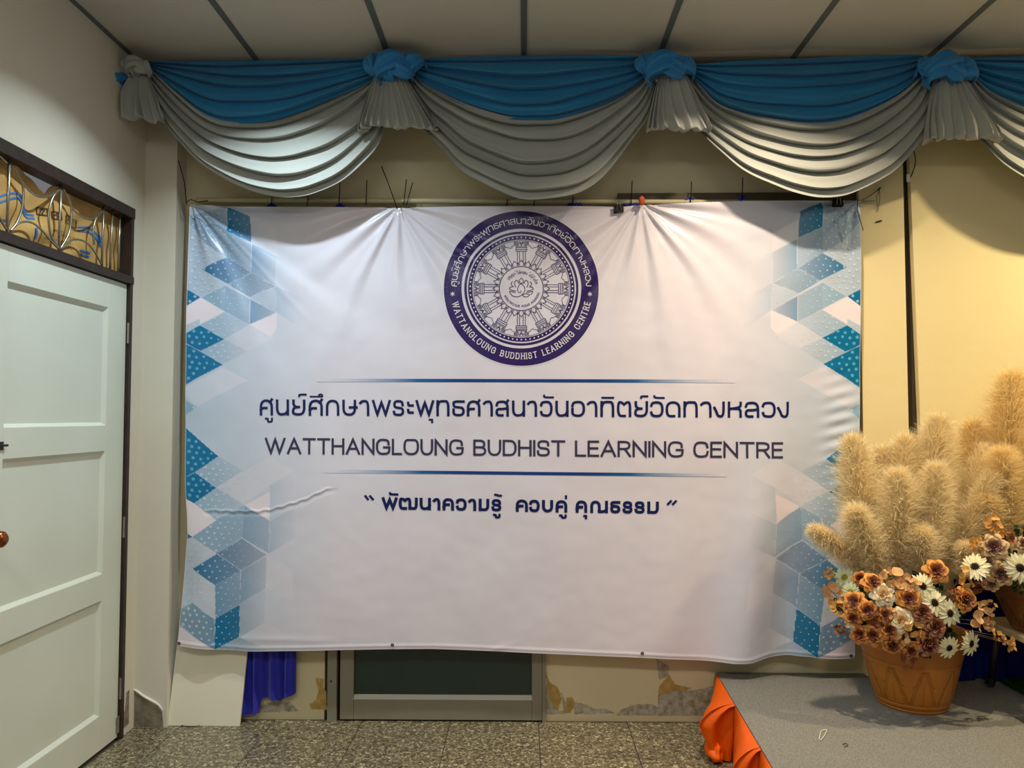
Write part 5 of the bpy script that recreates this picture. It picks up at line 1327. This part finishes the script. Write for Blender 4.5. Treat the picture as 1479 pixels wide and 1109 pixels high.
for i, (x, y, r, lab) in enumerate(((1276, 858.6, 17, 'upper cream white rose in the ochre pot'), (1302, 896, 18.5, 'lower cream white rose in the middle of the bouquet'), (1229, 899, 9, 'small cream rose half hidden at the bouquet edge'))):
    place('white', i % 2, x, y, r, C1, lab, 'rose', 'white_rose', grp=g2)
for i, (k, x, y, r, lab, tl_) in enumerate((('daisyg', 1220, 834, 16, 'pale green white daisy at the upper left edge of the bouquet', (-.5, .3)), ('daisyg', 1229, 854, 14, 'pale green white daisy tucked under the uppermost one', (-.4, -.3)),
        ('daisy', 1332.4, 846.8, 19, 'white dark centred daisy just below the highest amber rose', (0, -.1)), ('daisy', 1349, 870.3, 20.5, 'largest white dark centred daisy in the bouquet middle', (0, 0)),
        ('daisy', 1371, 885.5, 20, 'white daisy below and beside the largest daisy', (.1, -.1)), ('daisy', 1370, 935, 18.5, 'lower white daisy leaning over the pot rim', (.1, -.3)),
        ('daisy', 1401.6, 929, 19, 'white daisy hanging out farthest over the navy cloth', (.3, -.1)))):
    place(k, i % 2, x, y, r, C1, lab, 'daisy', 'daisy', grp='daisies in the ochre pot', tilt=tl_)
for i, (k, x, y, r, lab) in enumerate((('peach', 1290, 834, 17, 'peach eucalyptus sprig at the bouquet top under the pampas'), ('peach', 1309, 842, 15, 'peach eucalyptus sprig beside the top middle daisy'),
        ('peach', 1204, 856, 17, 'peach leaf sprig sticking out at the left edge'), ('gold', 1209, 876, 12, 'golden leaf sprig below the outermost peach sprig'), ('gold', 1197, 829, 8, 'tiny orange leaf pair reaching over the banner'),
        ('peach', 1283, 881, 10, 'small peach leaves between the two cream roses'), ('gold', 1321, 908, 15, 'golden leaves beside the lower cream rose'), ('peach', 1303, 921, 12, 'peach leaves hanging beneath the lower cream rose'),
        ('peach', 1415, 896, 16, 'peach leaf sprig stretching over the navy cloth'), ('peach', 1424, 876, 11, 'small peach leaves between amber rose and side table'), ('gold', 1460, 929, 13, 'outermost peach leaves hanging at the frame edge'),
        ('gold', 1440, 918, 9, 'narrow golden leaf hanging under the side table'), ('gold', 1393, 838, 16, 'golden leaf sprig above the lone amber rose'), ('peach', 1430, 905, 10, 'peach leaves on the drooping twig before the side table'), ('peach', 1450, 924, 9, 'small peach leaves near the outermost drooping leaves'),
        ('rust', 1312, 950, 13, 'dark rust leaves drooping over the pot front'),
        ('rust', 1212, 908, 8, 'tiny rust leaves hanging low over the banner edge'), ('rust', 1268, 896, 12, 'rust leaves between the left roses'), ('rust', 1378, 858, 12, 'brown leaves behind the dark centred daisies'))):
    place(k, i % 3, x, y, r*1.2, C1, lab.replace('the left roses', 'the amber and rust roses'), 'sprig', 'leaf_sprig', grp='leaf sprigs in the ochre pot', tilt=(random.uniform(-.3, .3), random.uniform(-.3, .3)))
GI = [(1248, 858, 14), (1286, 868, 12), (1332, 866, 13), (1368, 912, 15), (1380, 922, 14), (1300, 876, 10), (1366, 846, 13), (1250, 900, 13), (1325, 920, 14), (1344, 948, 10), (1360, 835, 10), (1270, 872, 12), (1396, 890, 12), (1310, 880, 13), (1220, 880, 12)]
for i, (x, y, r) in enumerate(GI):
    t = place('green', i % 3, x, y, r, C1, 'dark green leaves filling a gap between the roses in the ochre pot', 'leaves', 'green_sprig', grp='green filler leaves in the ochre pot')
    t.location.y += .05
for i, (k, x, y, r, lab, nm_) in enumerate((('mauve', 1435.6, 790, 19, 'tan edged mauve rose highest in the farther pot', 'rose'), ('mauve', 1446, 829, 18, 'tan edged mauve rose over the rim of the farther pot', 'rose'),
        ('mauve', 1425, 812, 14, 'small shaded mauve rose between the two daisies of the farther pot', 'rose'), ('mauve', 1480, 786, 14, 'mauve rose above the big daisy at the frame edge', 'rose'), ('mauve', 1432, 843, 11, 'drooping tan rose under the mauve roses of the farther pot', 'rose'))):
    place(k, i % 2, x, y, r, C2, lab, 'rose', nm_, grp='roses in the farther pot', dpt=2.97+.01*i)
place('daisy', 0, 1408.7, 818.7, 20, C2, 'ivory daisy turned sideways beside the farther pot', 'daisy', 'daisy', tilt=(-.3, .5), dpt=2.96)
place('daisy', 1, 1473, 820, 22, C2, 'large white dark centred daisy over the farther pot', 'daisy', 'daisy', dpt=2.93)
for i, (k, x, y, r, lab) in enumerate((('gold', 1434, 756, 15, 'golden round leaves topmost over the farther pot roses'), ('gold', 1440, 770, 13, 'golden leaves just above the highest mauve rose'), ('gold', 1411, 784, 13, 'golden leaf sprig beside the highest mauve rose'),
        ('rust', 1455, 778, 12, 'brown leaves behind the mauve roses of the farther pot'), ('green', 1474, 770, 12, 'grey green fern leaves behind the farther pot'), ('green', 1460, 806, 12, 'dark green leaves between rose and daisy of the farther pot'),
        ('rust', 1410, 848, 12, 'dark rust leaves below the sideways ivory daisy'), ('green', 1470, 845, 12, 'dark green leaves on the rim of the farther pot'))):
    place(k, i % 3, x, y, r, C2, lab, 'sprig', 'leaf_sprig', grp='leaf sprigs in the farther pot', dpt=2.99+.006*i)

# ------------------------------------------------------------------ pampas plumes
def plume(base, tip, wd, n, m, potc, label, grp, seed, Yb, Yt, bend=0):
    rnd = random.Random(seed); b = PY(*base, Yb); t = PY(*tip, Yt); mid = (b+t)/2+Vector((bend, 0, .02))
    ax = [Vector(p) for p in catmull([tuple(b), tuple(mid), tuple(t)], 10)]; W_ = wd*1.12*Yb/F
    th = thing('pampas_plume', label, 'pampas grass', (potc[0], potc[1], potc[2]-.1), grp)
    mb = MB(); e_ = Vector((potc[0]+(b.x-potc[0])*.3, potc[1], potc[2]-.16))
    mb.tube([tuple(e_)]+[tuple(p) for p in ax], .0025, 5); mb.build('stem', M['stem'], th)
    mb = MB(); L_ = len(ax)-1
    rs = [W_*.22*math.sin(PI*min(1, .12+.86*i/L_))**.7+.001 for i in range(len(ax))]
    mb.tube([tuple(p) for p in ax], rs, 9); mb.build('plume_core', M['pampascore'], th, True)
    vs = []; fs = []
    for k in range(int(n*1.35)):
        s = rnd.random()**.85; i = s*L_; j = min(L_-1, int(i)); p = ax[j].lerp(ax[j+1], i-j); d = (ax[j+1]-ax[j]).normalized()
        q = rnd.uniform(0, 2*PI); a = d.orthogonal().normalized(); c = d.cross(a); o = a*math.cos(q)+c*math.sin(q)
        env = math.sin(PI*min(1, .16+.80*s))**.6
        ln = W_*rnd.uniform(.6, 1.5)*(.45+.8*env); out = rnd.uniform(.55, 1.05)*(1-.55*s)
        p0 = p+o*rnd.uniform(0, .35)*W_*env; dr = (d*rnd.uniform(.5, .95)+o*out+Vector((rnd.gauss(0, .16), rnd.gauss(0, .16), rnd.gauss(0, .16)))).normalized()
        p1 = p0+dr*ln*.5; dr2 = (dr+Vector((rnd.gauss(0, .32), rnd.gauss(0, .32), rnd.gauss(0, .25)-(.7 if k % 3 == 0 else .15)))).normalized(); p2 = p1+dr2*ln*.5
        w_ = rnd.uniform(.0007, .0014); sd = dr.cross(Vector((rnd.gauss(0, 1), rnd.gauss(0, 1), rnd.gauss(0, 1)))).normalized()*w_
        nv_ = len(vs); vs += [p0-sd, p0+sd, p1-sd*.8, p1+sd*.8, p2]; fs += [(nv_, nv_+1, nv_+3, nv_+2), (nv_+2, nv_+3, nv_+4)]
    mesh('plume_hairs', vs, fs, m, th, kind='stuff')
pg = 'pampas plumes in the ochre pot'
PL = [((1262, 826), (1232, 640), 25, 7000, 3.22, 3.25, -.015, 'outermost tall pampas plume rising in front of the banner edge'),
      ((1248, 824), (1176, 766), 15, 3000, 3.14, 3.06, -.01, 'short pampas plume drooping sideways over the banner'),
      ((1284, 822), (1274, 655), 23, 6500, 3.28, 3.32, 0, 'pampas plume second from the banner, behind the outer one'),
      ((1300, 824), (1308, 640), 24, 7000, 3.24, 3.27, 0, 'middle pampas plume right under the dark wall gap'),
      ((1302, 826), (1296, 690), 24, 7000, 3.12, 3.10, 0, 'front pampas plume in the middle, lowest of the uprights'),
      ((1326, 822), (1354, 612), 27, 8000, 3.22, 3.26, .01, 'tallest pampas plume of the ochre pot'),
      ((1334, 822), (1352, 680), 22, 6000, 3.12, 3.10, .01, 'front pampas plume below the tallest one'),
      ((1352, 822), (1420, 650), 19, 5000, 3.22, 3.26, .02, 'slim shaded pampas plume leaning towards the farther pot'),
      ((1366, 822), (1432, 690), 19, 5000, 3.14, 3.12, .02, 'low pampas plume leaning out beside the golden leaves'),
      ((1270, 828), (1236, 740), 20, 4500, 3.10, 3.06, -.01, 'low front pampas plume above the pale green daisy'),
      ((1330, 828), (1330, 770), 18, 3500, 3.08, 3.04, 0, 'short fluffy pampas tuft above the highest amber rose'),
      ((1386, 832), (1392, 790), 12, 1800, 3.06, 3.04, .01, 'small wispy pampas tuft beside the highest amber rose')]
for i, (b, t, wd, n, yb, yt, bd_, lab) in enumerate(PL): plume(b, t, wd, n, M['pampas'], C1, lab, pg, 20+i, yb, yt, bd_)
PL2 = [((1452, 780), (1462, 550), 30, 8500, 3.26, 3.30, 0, 'tallest pampas plume of all, in the farther pot'), ((1440, 780), (1404, 618), 22, 6000, 3.30, 3.34, -.02, 'pampas plume of the farther pot leaning over the ochre pot'),
       ((1478, 780), (1492, 640), 26, 7000, 3.18, 3.20, .01, 'pampas plume of the farther pot cut by the frame edge'), ((1452, 782), (1448, 660), 24, 6500, 3.16, 3.14, 0, 'front pampas plume of the farther pot above its roses'),
       ((1500, 790), (1520, 580), 26, 5000, 3.28, 3.30, .02, 'outer pampas plume of the farther pot'), ((1436, 786), (1426, 720), 16, 3000, 3.12, 3.10, 0, 'small pampas tuft above the golden leaves')]
for i, (b, t, wd, n, yb, yt, bd_, lab) in enumerate(PL2): plume(b, t, wd, n, M['pampas2'], C2, lab, 'pampas plumes in the farther pot', 60+i, yb, yt, bd_)
